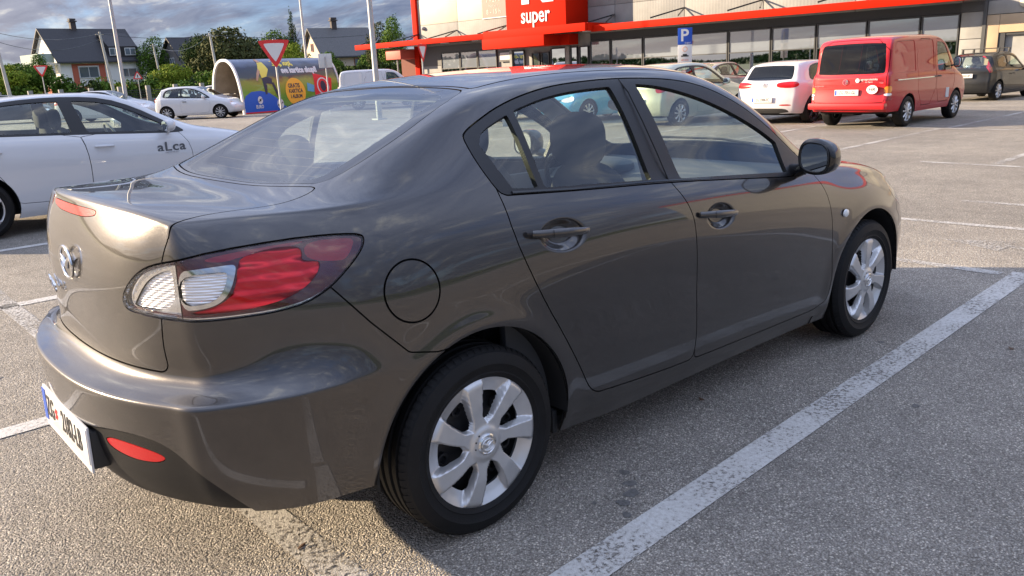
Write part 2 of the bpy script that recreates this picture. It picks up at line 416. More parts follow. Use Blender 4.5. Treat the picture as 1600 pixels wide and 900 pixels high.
def glass(name, tint=(.8, .88, .86), rough=0., refl=1.0, ior=1.5):
    m = bpy.data.materials.new(name); m.use_nodes = True; nt = m.node_tree; nt.nodes.clear(); L = nt.links
    o = nt.nodes.new('ShaderNodeOutputMaterial'); t = nt.nodes.new('ShaderNodeBsdfTransparent'); t.inputs[0].default_value = tuple(tint)+(1,)
    g = nt.nodes.new('ShaderNodeBsdfGlossy'); g.inputs['Roughness'].default_value = rough; g.inputs[0].default_value = (refl, refl, refl, 1)
    f = nt.nodes.new('ShaderNodeFresnel'); f.inputs[0].default_value = ior; mx = nt.nodes.new('ShaderNodeMixShader')
    ge = nt.nodes.new('ShaderNodeNewGeometry'); im = nt.nodes.new('ShaderNodeMapRange'); im.inputs['To Min'].default_value = ior; im.inputs['To Max'].default_value = 1/ior
    L.new(ge.outputs['Backfacing'], im.inputs[0]); L.new(im.outputs[0], f.inputs[0])      # a thin sheet reflects alike from both sides
    L.new(f.outputs[0], mx.inputs[0]); L.new(t.outputs[0], mx.inputs[1]); L.new(g.outputs[0], mx.inputs[2]); L.new(mx.outputs[0], o.inputs[0])
    return m
M = {}
M['graphite'] = paint('graphite_paint', (.055, .050, .0475), metal=.78, rough=.29, flake=.05, dirt=.010)
M['white_paint'] = paint('white_paint', (.56, .57, .59), rough=.35)
M['red_paint'] = paint('red_paint', (.40, .002, .006), rough=.5)
M['silver_paint'] = paint('silver_paint', (.42, .42, .40), metal=.75, rough=.4, flake=.1)
M['black_paint'] = paint('black_paint', (.006, .007, .009), rough=.6)
M['cream_paint'] = paint('cream_paint', (.52, .55, .42), metal=.3, rough=.4)
M['blue_paint'] = paint('blue_paint', (.05, .32, .52), metal=.3, rough=.4)
M['trim'] = pmat('black_trim', (.008, .008, .009), .38, bump=.15, bscale=900)
M['gloss_black'] = pmat('gloss_black', (.008, .008, .009), .12, coat=.5)
M['plastic'] = pmat('dark_plastic', (.02, .02, .021), .55, bump=.2, bscale=700)
M['under'] = pmat('underbody_black', (.008, .008, .008), .9)
M['tyre'] = pmat('tyre_rubber', (.0065, .0065, .007), .6, bump=.25, bscale=300, var=.25, vscale=12)
M['rim'] = pmat('silver_wheel', (.58, .58, .58), .33, metal=.7, var=.05, vscale=20)
M['steel'] = pmat('dark_steel', (.03, .03, .032), .5, metal=.5)
M['rim_black'] = pmat('black_wheel', (.03, .03, .032), .3, metal=.6)
M['chrome'] = pmat('chrome', (.80, .80, .80), .07, metal=1.)
M['mirror'] = pmat('mirror_silver', (.80, .84, .85), .01, metal=1.)
M['glass'] = glass('window_glass', (.84, .92, .87), ior=1.75); M['glass_rear'] = glass('rear_window_glass', (.72, .81, .75), ior=2.8)
M['glass_dark'] = glass('tinted_glass', (.08, .09, .09), ior=1.42)
M['lens'] = glass('lamp_lens', (.93, .93, .93), ior=1.5)
M['red_lens'] = pmat('red_lens', (.42, .0, .002), .3, coat=.5, bump=.15, bscale=160, spec=.3)
M['dred_lens'] = pmat('dark_red_lens', (.26, .004, .010), .2, coat=1.)
M['smoke_lens'] = pmat('smoke_lens', (.075, .006, .010), .2, metal=.3, coat=1.)
M['amber'] = pmat('amber_lens', (.7, .22, .02), .2, coat=1.)
M['seat'] = pmat('seat_fabric', (.018, .019, .022), .9, bump=.4, bscale=500)
M['seat_grey'] = pmat('grey_fabric', (.20, .21, .20), .9)
M['liner'] = pmat('headliner', (.20, .205, .19), .9)
M['dash'] = pmat('dashboard_plastic', (.05, .053, .058), .55, bump=.2, bscale=400)
M['plate'] = pmat('plate_white', (.60, .60, .60), .35, coat=.4)
M['ink'] = pmat('black_print', (.012, .012, .012), .5)
M['blue_print'] = pmat('blue_print', (.01, .07, .42), .4)
M['red_print'] = pmat('red_print', (.62, .03, .03), .4)
M['white_print'] = pmat('white_print', (.62, .62, .62), .5)
# ridged clear reflector of the lamps
def reflector(name, col, metal=.9):
    m, nt, b, L = nmat(name); b.inputs['Base Color'].default_value = tuple(col)+(1,); b.inputs['Metallic'].default_value = metal; b.inputs['Roughness'].default_value = .22
    tc = nt.nodes.new('ShaderNodeTexCoord'); w = nt.nodes.new('ShaderNodeTexWave'); w.bands_direction = 'Z'; w.inputs['Scale'].default_value = 42 if 'clear' in name else 9; w.wave_profile = 'SIN'
    w2 = nt.nodes.new('ShaderNodeTexWave'); w2.bands_direction = 'DIAGONAL'; w2.inputs['Scale'].default_value = 34 if 'clear' in name else 6; w2.inputs['Distortion'].default_value = 0 if 'clear' in name else 4
    L.new(tc.outputs['Object'], w.inputs[0]); L.new(tc.outputs['Object'], w2.inputs[0])
    a = nt.nodes.new('ShaderNodeMath'); a.operation = 'ADD'; L.new(w.outputs[0+1], a.inputs[0]); L.new(w2.outputs[1], a.inputs[1])
    bp = nt.nodes.new('ShaderNodeBump'); bp.inputs['Strength'].default_value = .7; bp.inputs['Distance'].default_value = .0016 if 'clear' in name else .010
    L.new(a.outputs[0], bp.inputs['Height']); L.new(bp.outputs[0], b.inputs['Normal']); return m
M['reflector'] = reflector('clear_reflector', (.92, .92, .93), .45)
M['red_reflector'] = reflector('red_reflector', (.62, .006, .015), .55)
M['tyre'].node_tree.nodes['Principled BSDF'].inputs['Specular IOR Level'].default_value = .25

def add_dust(m, z0, z1, amount=.5, col=(.30, .27, .23)):
    """dried road film on the lower body, by height"""
    nt = m.node_tree; L = nt.links; b = nt.nodes['Principled BSDF']; tc = nt.nodes.new('ShaderNodeTexCoord'); sp = nt.nodes.new('ShaderNodeSeparateXYZ'); L.new(tc.outputs['Object'], sp.inputs[0])
    mr = nt.nodes.new('ShaderNodeMapRange'); mr.inputs['From Min'].default_value = z0; mr.inputs['From Max'].default_value = z1; mr.inputs['To Min'].default_value = amount; mr.inputs['To Max'].default_value = .0; L.new(sp.outputs[2], mr.inputs[0])
    n = nt.nodes.new('ShaderNodeTexNoise'); n.inputs['Scale'].default_value = 9; n.inputs['Detail'].default_value = 9; n.inputs['Roughness'].default_value = .7; L.new(tc.outputs['Object'], n.inputs['Vector'])
    mu = nt.nodes.new('ShaderNodeMath'); mu.operation = 'MULTIPLY'; L.new(mr.outputs[0], mu.inputs[0]); L.new(n.outputs[0], mu.inputs[1])
    mx = nt.nodes.new('ShaderNodeMixRGB'); L.new(mu.outputs[0], mx.inputs[0]); mx.inputs[1].default_value = b.inputs['Base Color'].default_value; mx.inputs[2].default_value = col+(1,); L.new(mx.outputs[0], b.inputs['Base Color'])
    cw = nt.nodes.new('ShaderNodeMath'); cw.operation = 'SUBTRACT'; cw.inputs[0].default_value = 1; L.new(mu.outputs[0], cw.inputs[1]); L.new(cw.outputs[0], b.inputs['Coat Weight'])
add_dust(M['graphite'], .18, .50, .14)
M['valance'] = pmat('valance_plastic', (.007, .007, .008), .5, spec=.3, bump=.2, bscale=700)
M['black_paint'].node_tree.nodes['Principled BSDF'].inputs['Coat IOR'].default_value = 1.4
# ------------------------------------------------------------------ ground, markings
def asphalt():
    m, nt, b, L = nmat('asphalt'); N_ = nt.nodes
    tc = N_.new('ShaderNodeTexCoord')
    def noise(s, d=4, r=.6, dist=0):
        n = N_.new('ShaderNodeTexNoise'); n.inputs['Scale'].default_value = s; n.inputs['Detail'].default_value = d; n.inputs['Roughness'].default_value = r; n.inputs['Distortion'].default_value = dist
        L.new(tc.outputs['Object'], n.inputs['Vector']); return n
    def ramp(src, a, b_, ca, cb):
        r = N_.new('ShaderNodeValToRGB'); e = r.color_ramp.elements; e[0].position = a; e[1].position = b_; e[0].color = ca+(1,); e[1].color = cb+(1,); L.new(src, r.inputs[0]); return r
    v = N_.new('ShaderNodeTexVoronoi'); v.inputs['Scale'].default_value = 165; L.new(tc.outputs['Object'], v.inputs['Vector'])
    v2 = N_.new('ShaderNodeTexVoronoi'); v2.inputs['Scale'].default_value = 75; L.new(tc.outputs['Object'], v2.inputs['Vector'])
    sep = N_.new('ShaderNodeSeparateColor'); L.new(v.outputs['Color'], sep.inputs[0])
    stones = ramp(sep.outputs[0], .0, 1., (.25, .232, .21), (.80, .745, .66)); stones.color_ramp.elements.new(.55).color = (.37, .348, .315, 1); stones.color_ramp.elements.new(.85).color = (.42, .40, .37, 1)
    crack = ramp(v.outputs['Distance'], .25, .75, (1.05, 1.05, 1.05), (.40, .39, .38))
    mul = N_.new('ShaderNodeMixRGB'); mul.blend_type = 'MULTIPLY'; mul.inputs[0].default_value = .8; L.new(stones.outputs[0], mul.inputs[1]); L.new(crack.outputs[0], mul.inputs[2])
    n1 = noise(.35, 6, .6); r1 = ramp(n1.outputs[0], .3, .7, (.80, .80, .80), (1.22, 1.2, 1.17)); n2 = noise(3.5, 5, .65); r2 = ramp(n2.outputs[0], .3, .72, (.86, .86, .86), (1.12, 1.12, 1.12))
    m1 = N_.new('ShaderNodeMixRGB'); m1.blend_type = 'MULTIPLY'; m1.inputs[0].default_value = 1; L.new(mul.outputs[0], m1.inputs[1]); L.new(r1.outputs[0], m1.inputs[2])
    m2 = N_.new('ShaderNodeMixRGB'); m2.blend_type = 'MULTIPLY'; m2.inputs[0].default_value = 1; L.new(m1.outputs[0], m2.inputs[1]); L.new(r2.outputs[0], m2.inputs[2])
    # long faint tyre polish and dusty streaks
    mp = N_.new('ShaderNodeMapping'); mp.inputs['Scale'].default_value = (.6, .05, 1); mp.inputs['Rotation'].default_value = (0, 0, R_(12)); L.new(tc.outputs['Object'], mp.inputs[0])
    n3 = N_.new('ShaderNodeTexNoise'); n3.inputs['Scale'].default_value = 1.2; n3.inputs['Detail'].default_value = 5; L.new(mp.outputs[0], n3.inputs['Vector']); r3 = ramp(n3.outputs[0], .35, .65, (.88, .87, .85), (1.10, 1.08, 1.04))
    m3 = N_.new('ShaderNodeMixRGB'); m3.blend_type = 'MULTIPLY'; m3.inputs[0].default_value = 1; L.new(m2.outputs[0], m3.inputs[1]); L.new(r3.outputs[0], m3.inputs[2])
    L.new(m3.outputs[0], b.inputs['Base Color']); b.inputs['Roughness'].default_value = .85; b.inputs['Specular IOR Level'].default_value = .35
    a1 = N_.new('ShaderNodeMath'); a1.operation = 'MULTIPLY'; a1.inputs[1].default_value = -1; L.new(v.outputs['Distance'], a1.inputs[0])
    a2 = N_.new('ShaderNodeMath'); a2.operation = 'MULTIPLY_ADD'; a2.inputs[1].default_value = -.8; L.new(v2.outputs['Distance'], a2.inputs[0]); L.new(a1.outputs[0], a2.inputs[2])
    bp = N_.new('ShaderNodeBump'); bp.inputs['Strength'].default_value = 1.; bp.inputs['Distance'].default_value = .0085; L.new(a2.outputs[0], bp.inputs['Height']); L.new(bp.outputs[0], b.inputs['Normal'])
    return m
def worn_paint(wear=0., top=(.66, .65, .62)):
    """road marking, worn through to the asphalt"""
    m, nt, b, L = nmat('worn_marking'); N_ = nt.nodes; tc = N_.new('ShaderNodeTexCoord')
    n = N_.new('ShaderNodeTexNoise'); n.inputs['Scale'].default_value = 60; n.inputs['Detail'].default_value = 6; n.inputs['Roughness'].default_value = .75; L.new(tc.outputs['Object'], n.inputs['Vector'])
    n2 = N_.new('ShaderNodeTexNoise'); n2.inputs['Scale'].default_value = 1.6; n2.inputs['Detail'].default_value = 4; L.new(tc.outputs['Object'], n2.inputs['Vector'])
    a = N_.new('ShaderNodeMath'); a.operation = 'MULTIPLY_ADD'; a.inputs[1].default_value = .55; L.new(n2.outputs[0], a.inputs[0]); L.new(n.outputs[0], a.inputs[2])
    r = N_.new('ShaderNodeValToRGB'); r.color_ramp.elements[0].position = .60+wear; r.color_ramp.elements[1].position = .80+wear; r.color_ramp.elements[0].color = top+(1,); r.color_ramp.elements[1].color = (.43, .41, .375, 1)
    L.new(a.outputs[0], r.inputs[0]); L.new(r.outputs[0], b.inputs['Base Color']); b.inputs['Roughness'].default_value = .75
    al = N_.new('ShaderNodeValToRGB'); al.color_ramp.elements[0].position = .80+wear; al.color_ramp.elements[1].position = .90+wear; al.color_ramp.elements[0].color = (1, 1, 1, 1); al.color_ramp.elements[1].color = (0, 0, 0, 1)
    L.new(a.outputs[0], al.inputs[0]); L.new(al.outputs[0], b.inputs['Alpha'])
    v = N_.new('ShaderNodeTexVoronoi'); v.inputs['Scale'].default_value = 150; L.new(tc.outputs['Object'], v.inputs['Vector']); bp = N_.new('ShaderNodeBump'); bp.inputs['Strength'].default_value = .5; bp.inputs['Distance'].default_value = .004; bp.invert = True
    L.new(v.outputs['Distance'], bp.inputs['Height']); L.new(bp.outputs[0], b.inputs['Normal']); return m
M['asphalt'] = asphalt(); M['marking'] = worn_paint(.03, (.56, .55, .52)); M['marking_old'] = worn_paint(-.05, (.50, .48, .44))
def ground():
    mb = MB(); mb.quad((-60, -60, 0), (90, -60, 0), (90, 72, 0), (-60, 72, 0)); tag(mb.build('car_park_asphalt', M['asphalt'], smooth=False), kind='structure')
    gm = pmat('field_grass', (.055, .085, .022), .9, var=.35, vscale=.5)
    mb = MB(); mb.quad((-900, -900, -.03), (900, -900, -.03), (900, 900, -.03), (-900, 900, -.03)); tag(mb.build('ground', gm, smooth=False), kind='structure')
    z = .004
    def line(x0, y0, x1, y1, w, mat='marking'):
        d = Vector((x1-x0, y1-y0)).normalized(); n = Vector((-d.y, d.x))*w/2; mb = MB()
        mb.quad((x0-n.x, y0-n.y, z), (x1-n.x, y1-n.y, z), (x1+n.x, y1+n.y, z), (x0+n.x, y0+n.y, z)); o = mb.build('parking_line', M[mat], smooth=False); tag(o, kind='structure'); return o
    line(-.30, -1.265, 4.52, -1.068, .135)            # bay line right of the saloon
    line(-5.6, 1.30, 4.5, 1.36, .12); line(-5.6, -1.2, -.62, -1.16, .12)
    for y in (3.86, 6.38, 8.9+.6, 12.0): line(-5.5, y, 4.5, y+.05, .12)
    line(-.50, -12, -.50, -1.45, .12, 'marking_old'); line(-.48, -1.40, -.60, 14, .12, 'marking_old')      # line across the bay heads
    line(4.50, -8.6, 4.42, -1.2, .12); line(4.42, -.96, 4.40, 12, .10, 'marking_old')
    for y in (-3.6, -6.1, -8.6): line(-.5, y, 4.4, y+.04, .12)
    # next rows
    for k in range(9): line(10.2, -4.1+k*2.55, 15.2, -4.0+k*2.55, .11, 'marking_old'); line(15.4, -4.1+k*2.55, 20.2, -4.0+k*2.55, .11, 'marking_old')
    line(15.3, -4.2, 15.3, 19, .11, 'marking_old'); line(5.75, 3.5, 6.3, -4.5, .10, 'marking_old'); line(7.2, .3, 7.3, -3.2, .10, 'marking_old'); line(10.1, 1.9, 9.9, -5, .11, 'marking_old')
    mb = MB()        # direction arrow, worn
    def P(a, b): return (5.1+a*.0+b*.25, -1.2-a, z)
    mb.add([(5.24, -.70, z), (5.34, -.70, z), (5.34, -2.2, z), (5.24, -2.2, z)], [(0, 1, 2, 3)]); mb.add([(5.08, -.72, z+.0005), (5.50, -.72, z+.0005), (5.29, -.25, z+.0005)], [(0, 1, 2)]); tag(mb.build('arrow_marking', M['marking_old'], smooth=False), kind='structure')
    # oil spots
    ms = pmat('oil_stain', (.12, .115, .108), .7, bump=1., bscale=150, var=.4, vscale=60)
    st = [(0.50, -1.05, .030), (.55, -1.00, .024), (.43, -1.07, .022), (.60, -.93, .018), (.38, -1.13, .016), (.36,-1.0,.010)]
    for k, (x, y, r) in enumerate(st+[(1.9, -1.45, .02), (3.2, -1.7, .016), (-.9, 2.2, .03), (2.6, -.98, .014)]):
        q = [(x+r*(1+.15*math.sin(3*a+k)+.1*math.sin(5*a+2*k))*math.cos(a), y+r*(1+.3*math.cos(2*a+k))*math.sin(a), .0022) for a in [2*math.pi*i/18 for i in range(18)]]
        mb = MB(); mb.add(q, [tuple(range(18))]); tag(mb.build('oil_stain', ms, smooth=False), kind='structure')
    rg = np.random.default_rng(5); V, F = [], []
    for k in range(900):
        x, y = rg.uniform(-3, 9), rg.uniform(-4.5, 6); s_ = rg.uniform(.002, .006); b = len(V)
        V += [(x+s_*dx*rg.uniform(.6, 1.3), y+s_*dy*rg.uniform(.6, 1.3), .002+s_*dz) for dx, dy, dz in ((1, 0, 0), (-.5, .9, 0), (-.5, -.9, 0), (0, 0, 1.1))]; F += [(b, b+1, b+3), (b+1, b+2, b+3), (b+2, b, b+3)]
    tag(mesh_obj('grit', V, F, pmat('grit_stone', (.32, .30, .27), .9, var=.3, vscale=9), None, False), 'loose grit scattered over the asphalt of the car park', 'grit', kind='stuff')
    lm = pmat('dry_leaf', (.10, .055, .03), .8)
    for k, (x, y, a) in enumerate(((-.50, -.50, .4), (1.35, -.74, 1.2), (-1.3, -.2, 2.2), (2.9, -1.5, .9))):
        mb = MB(); L_ = .022; P_ = [(-1, 0, .1), (-.4, .38, .02), (.4, .36, .12), (1, 0, .2), (.4, -.34, .05), (-.4, -.36, .15)]
        mb.add([(x+L_*(u*math.cos(a)-v_*math.sin(a)), y+L_*(u*math.sin(a)+v_*math.cos(a)), .004+L_*h) for u, v_, h in P_], [(0, 1, 2, 3), (0, 3, 4, 5)])
        tag(mb.build('dry_leaf', lm, smooth=False), ['dry leaf lying on the worn line behind the dark saloon', 'reddish dry leaf on the asphalt under the front door of the dark saloon', 'dry leaf on the sunlit asphalt left of the number plate', 'dry leaf on the shaded asphalt beyond the white line'][k], 'leaf')
    # small stones, twigs and leaf bits lying on the asphalt
    return
# ------------------------------------------------------------------ supermarket (local x runs left along the front, y towards the car park)
def shop_glass(name, film):
    m, nt, b, L = nmat(name)
    if film: b.inputs['Base Color'].default_value = (.19, .22, .26, 1); b.inputs['Roughness'].default_value = .2; b.inputs['Coat Weight'].default_value = 1; b.inputs['Coat Roughness'].default_value = .01; b.inputs['Coat IOR'].default_value = 2.6
    else: b.inputs['Base Color'].default_value = (.42, .46, .50, 1); b.inputs['Metallic'].default_value = 1; b.inputs['Roughness'].default_value = .015
    return m
def ribbed(name, col, scale):
    m, nt, b, L = nmat(name); tc = nt.nodes.new('ShaderNodeTexCoord'); w_ = nt.nodes.new('ShaderNodeTexWave'); w_.bands_direction = 'X'; w_.inputs['Scale'].default_value = scale; L.new(tc.outputs['Object'], w_.inputs[0])
    n = nt.nodes.new('ShaderNodeTexNoise'); n.inputs['Scale'].default_value = 1.5; n.inputs['Detail'].default_value = 6; L.new(tc.outputs['Object'], n.inputs[0])
    r = nt.nodes.new('ShaderNodeValToRGB'); r.color_ramp.elements[0].color = tuple(c*.85 for c in col)+(1,); r.color_ramp.elements[1].color = tuple(c*1.1 for c in col)+(1,); r.color_ramp.elements[0].position = .3; r.color_ramp.elements[1].position = .7
    L.new(n.outputs[0], r.inputs[0]); L.new(r.outputs[0], b.inputs['Base Color']); b.inputs['Roughness'].default_value = .7
    bp = nt.nodes.new('ShaderNodeBump'); bp.inputs['Strength'].default_value = .25; bp.inputs['Distance'].default_value = .01; L.new(w_.outputs[1], bp.inputs['Height']); L.new(bp.outputs[0], b.inputs['Normal']); return m
def store():
    S = empty('supermarket', (30.4, 5.0, 0), R_(95.3)); tag(S, 'long supermarket with cream and grey wall panels, red canopy and large shop windows', 'supermarket')
    cream = pmat('cream_panel', (.46, .44, .36), .6, var=.05, vscale=1.2); grey = ribbed('grey_ribbed_panel', (.27, .265, .25), 2.2); dark = pmat('dark_fascia', (.045, .047, .052), .5); beige = pmat('beige_plaster', (.42, .32, .21), .85, var=.08, vscale=2)
    conc = pmat('pale_concrete', (.32, .32, .31), .8, var=.1, vscale=3); red = pmat('red_sheet_metal', (.52, .014, .002), .7, spec=.08); dred = M['red_paint']; frame = pmat('window_frame_grey', (.05, .052, .056), .4); g1, g0 = shop_glass('filmed_shop_glass', 1), shop_glass('shop_glass', 0)
    mb = MB(); mb.box(-30, 33.0, -40, -.12, 0, 8.2); mb.build('building_core', conc, S, False)
    mb = MB(); mb.box(-30.2, 33.2, -40.2, .02, 8.2, 8.6); mb.build('roof_edge', red, S, False)
    us = [32.66, 29.36, 25.6, 21.9, 18.7, 14.97, 11.3, 7.6, 3.9, .2, -3.5, -7.2]
    for a, b_ in zip(us, us[1:]):
        for z0, z1, mt in ((3.02, 4.22, grey), (4.235, 5.62, cream if a > 22 else grey), (5.635, 7.0, cream), (7.015, 8.2, cream)):
            mb = MB(); mb.box(b_+.012, a-.012, -.12, 0, z0, z1, .006); mb.build('wall_panel', mt, S)
    mb = MB(); mb.box(32.67, 33.05, -.12, .14, 0, 8.5, .01); mb.build('corner_frame', red, S)
    # lower zone left: dark wall, ribbon windows, pale plinth
    mb = MB(); mb.box(30.95, 32.66, -.12, -.02, 1.95, 3.0); mb.box(26.0, 30.95, -.12, -.02, 2.64, 3.0); mb.build('upper_wall_dark', pmat('grey_wall', (.13, .13, .13), .7), S, False)
    mb = MB(); mb.box(30.95, 32.66, -.12, -.01, 0, 1.93); mb.box(25.5, 30.95, -.12, -.01, 0, .88); mb.build('plinth', conc, S, False)
    def win(a, b_, z0, z1, mt, nm='shop_window', split=None):
        f = MB(); t = .045
        for q in ((a, a+t), (b_-t, b_)): f.box(q[0], q[1], -.06, .03, z0, z1)
        f.box(a+t, b_-t, -.06, .03, z0, z0+t); f.box(a+t, b_-t, -.06, .03, z1-t, z1)
        if split: f.box(a+t, b_-t, -.06, .028, split-.02, split+.02)
        o = f.build(nm, frame, S, False)
        p = MB()
        if split: 
            p.box(a+t, b_-t, -.03, -.015, z0+t, split-.02); p.build('pane', g0, o, False); p = MB(); p.box(a+t, b_-t, -.03, -.015, split+.02, z1-t); p.build('pane', mt, o, False)
        else: p.box(a+t, b_-t, -.03, -.015, z0+t, z1-t); p.build('pane', mt, o, False)
    for a, b_ in ((29.36, 30.90), (27.97, 29.32), (26.5, 27.93)): win(a, b_, .9, 2.62, g1, split=1.75)
    mull = [20.20, 18.98, 17.15, 15.18, 12.85, 10.92, 9.05, 7.10, 5.22, 3.93]
    for a, b_ in zip(mull, mull[1:]): win(b_+.02, a-.02, .05, 2.66, g1, split=1.76)
    mb = MB(); mb.box(3.93, 20.20, -.12, -.04, 2.68, 3.02); mb.build('window_head', dark, S, False)
    # entrance
    for a, b_, mt in ((24.5, 25.30, g0), (21.72, 22.70, g0), (20.98, 21.42, g0), (20.30, 20.86, g0)): win(a, b_, .05, 2.46, mt, 'entrance_pane')
    mb = MB(); mb.box(22.72, 24.48, -.8, -.7, 0, 2.46); mb.build('entrance_opening', M['under'], S, False)
    for a in (22.80, 23.45): win(a, a+.52, .05, 2.3, pmat('door_glass', (.05, .07, .07), .05, coat=1), 'sliding_door')
    mb = MB(); mb.box(25.45, 26.3, -.04, .02, 1.95, 2.5); mb.build('notice_board', frame, S, False); mb = MB(); mb.box(25.52, 26.22, .022, .03, 2.05, 2.42); mb.build('notice_sheet', M['white_print'], S, False)
    
    for q0, q1 in ((25.32, 25.48), (21.46, 21.68)): mb = MB(); mb.box(q0, q1, -.1, .08, 0, 2.5); mb.build('pale_pier', conc, S, False)
    # canopy
    can = empty('canopy', (0, 0, 0), 0, S)
    mb = MB(); mb.box(25.2, 36.8, 1.45, 1.60, 3.10, 3.38, .01); mb.box(3.2, 18.9, 1.45, 1.60, 3.02, 3.30, .01); mb.box(18.85, 25.35, 1.95, 2.1, 3.06, 3.42, .01); mb.box(18.80, 18.95, .1, 1.95, 3.06, 3.42); mb.box(36.7, 36.85, .1, 1.45, 3.10, 3.38); mb.build('canopy_fascia', red, can)
    mb = MB(); mb.box(3.2, 36.7, .02, 1.44, 3.14, 3.26); mb.box(18.95, 25.2, 1.44, 1.94, 3.14, 3.26); mb.build('canopy_roof', dark, can, False)
    for k in range(13):
        x = 4.6+k*2.5; mb = MB(); mb.box(x, x+.5, .5, .72, 3.085, 3.135); mb.build('canopy_light', M['white_print'], can, False)
    for k, x in enumerate([35.6, 32.66, 29.46, 25.6, 21.62, 18.73, 14.97, 11.3, 7.6]):
        off = 2.5 if 19 < x < 25 else 0; mb = MB(); y0 = .02 if x < 34 else .6
        if 20 < x < 24.2: y0 = 1.7
        mb.tube([(x, y0, 3.78), (x+.85, 1.4, 3.40)], .035, 5); mb.tube([(x, y0, 3.78), (x-.55, 1.4, 3.40)], .035, 5); mb.build('canopy_strut', M['gloss_black'], can)
    # red sign tower
    tw = MB(); tw.box(20.25, 24.05, .03, 1.72, 3.42, 9.4, .01); tw.build('sign_box', red, S)
    tw = MB(); tw.box(21.3, 25.42, .5, 2.14, 2.56, 3.06, .01); tw.box(20.75, 21.3, .2, .9, 2.56, 3.06, .01); tw.build('sign_box_base', red, S)
    rot = (R_(90), 0, math.pi)
    text_obj('sign_text', 'super', 1.02, M['white_print'], S, (22.13, 1.745, 3.98), rot, .01, sx=.80, bold=.012)
    text_obj('sign_text', 'K', 2.9, M['white_print'], S, (22.13, 1.745, 5.50), rot, .01, sx=1.0, bold=.10)
    mb = MB(); mb.box(25.62, 27.35, .02, .05, 4.24, 6.6); ps = mb.build('opening_hours_panel', pmat('pale_red_panel', (.70, .12, .10), .5), S, False)
    mb = MB(); mb.box(25.60, 27.37, .02, .055, 4.20, 4.24); mb.build('panel_edge', M['white_print'], ps, False)
    lt = pmat('pale_print', (.78, .42, .38), .5)
    for s_, z, sz in (('7 - 21 h', 5.12, .34), ('Nedjelja', 4.82, .20), ('8 - 15 h', 4.52, .34)): text_obj('panel_text', s_, sz, lt, ps, (26.5, .056, z), rot, .003)
    # left appendix under the canopy end
    mb = MB(); mb.box(33.06, 34.4, -.6, 1.2, 2.42, 2.96, .01); mb.build('awning_box', pmat('faded_red', (.55, .10, .07), .6), S)
    mb = MB(); mb.box(33.06, 35.2, -3, -.6, 0, 2.9); mb.build('brown_annexe', pmat('brown_brick', (.16, .05, .035), .8), S, False)
    mb = MB(); mb.tube([(33.6, 1.0, 0), (33.6, 1.0, 3.1)], .05, 8); mb.build('canopy_post', conc, S)
    mb = MB(); mb.lathe([(.11, 0), (.11, .1), (.06, .16), (.001, .18)], (32.2, 0, 4.05), 'y', 14); mb.build('wall_lamp', conc, S)
    # right end
    mb = MB(); mb.box(3.22, 3.90, -.12, .03, 0, 1.78, .005); mb.box(3.22, 3.90, -.12, .03, 1.80, 2.68, .005); mb.build('grey_cladding', conc, S)
    mb = MB(); mb.box(3.10, 3.21, -.12, .10, 0, 3.4); mb.box(3.22, 3.92, -.1, .05, 2.69, 3.02); mb.build('corner_post', pmat('anthracite', (.07, .072, .075), .5), S, False)
    mb = MB(); mb.box(2.70, 3.09, -.12, .06, 0, 2.54, .005); mb.box(-8, 2.69, -.12, .06, 1.95, 2.54, .005); mb.build('beige_wall', beige, S)
    mb = MB(); mb.box(-8, 3.09, -.12, .05, 2.56, 3.0, .005); mb.build('grey_lintel', grey, S)
    mb = MB(); mb.box(2.50, 2.69, -.3, .02, 0, 1.94); mb.box(-2, 2.5, -.3, .0, 1.86, 1.94); mb.build('gate_frame', dark, S, False)
    sl = pmat('gate_grey', (.20, .205, .21), .5)
    for k in range(4): mb = MB(); mb.box(-2, 2.49, -.28, -.22, .01+k*.465, .455+k*.465, .008); mb.build('gate_panel', sl, S)
    mb = MB(); mb.lathe([(.16, 0), (.16, .03), (.13, .05), (.001, .05)], (2.0, .06, 2.88), 'y', 20); mb.build('round_sign', cream, S)
    return S

# ------------------------------------------------------------------ signs, poles
def rot_to_cam(x, y, off=0.):
    """heading so that local -y faces the camera"""
    return math.atan2(CAM[1]-y, CAM[0]-x)+math.pi/2+R_(off)
def tri_sign(name, label, x, y, zc, size, off=0., up=False, zb=0., cat='road sign', mark=None, group=None):
    o = empty(name, (x, y, zb), rot_to_cam(x, y, off)); tag(o, label, cat, group)
    s = size; h = s*.866; sg = 1 if up else -1
    def tri(k): return [(-s/2*k, -sg*h/3*k), (s/2*k, -sg*h/3*k), (0, sg*h*2/3*k)]
    def rnd(P): P = chaikin(np.array([np.array(P[i])*.92+np.array(P[(i+1) % 3])*.08 for i in range(3)]+[np.array(P[i])*.08+np.array(P[(i+1) % 3])*.92 for i in range(3)])[[0, 3, 1, 4, 2, 5]], 1); return [tuple(p) for p in P]
    z0 = zc-zb
    mb = MB(); mb.prism([(a, b+z0) for a, b in rnd(tri(1))], -.006, .006); pl = mb.build('sign_plate', M['red_print'], o, False)
    mb = MB(); mb.prism([(a, b+z0) for a, b in rnd(tri(.66))], -.010, -.0065); mb.build('sign_face', M['white_print'], o, False)
    mb = MB(); mb.prism([(a, b+z0) for a, b in rnd(tri(.97))], .0065, .009); mb.build('sign_back', pmat('sign_back_grey', (.3, .3, .3), .5), o, False)
    mb = MB(); mb.tube([(0, .035, 0), (0, .035, z0+.3*s)], .03, 10); mb.build('pole', pmat('galvanised', (.42, .43, .43), .45, metal=.5), o)
    if mark:
        mb = MB(); mb.box(-.04, .04, -.013, -.0105, z0-.12, z0+.16); mb.build('symbol', M['ink'], o, False)
    return o
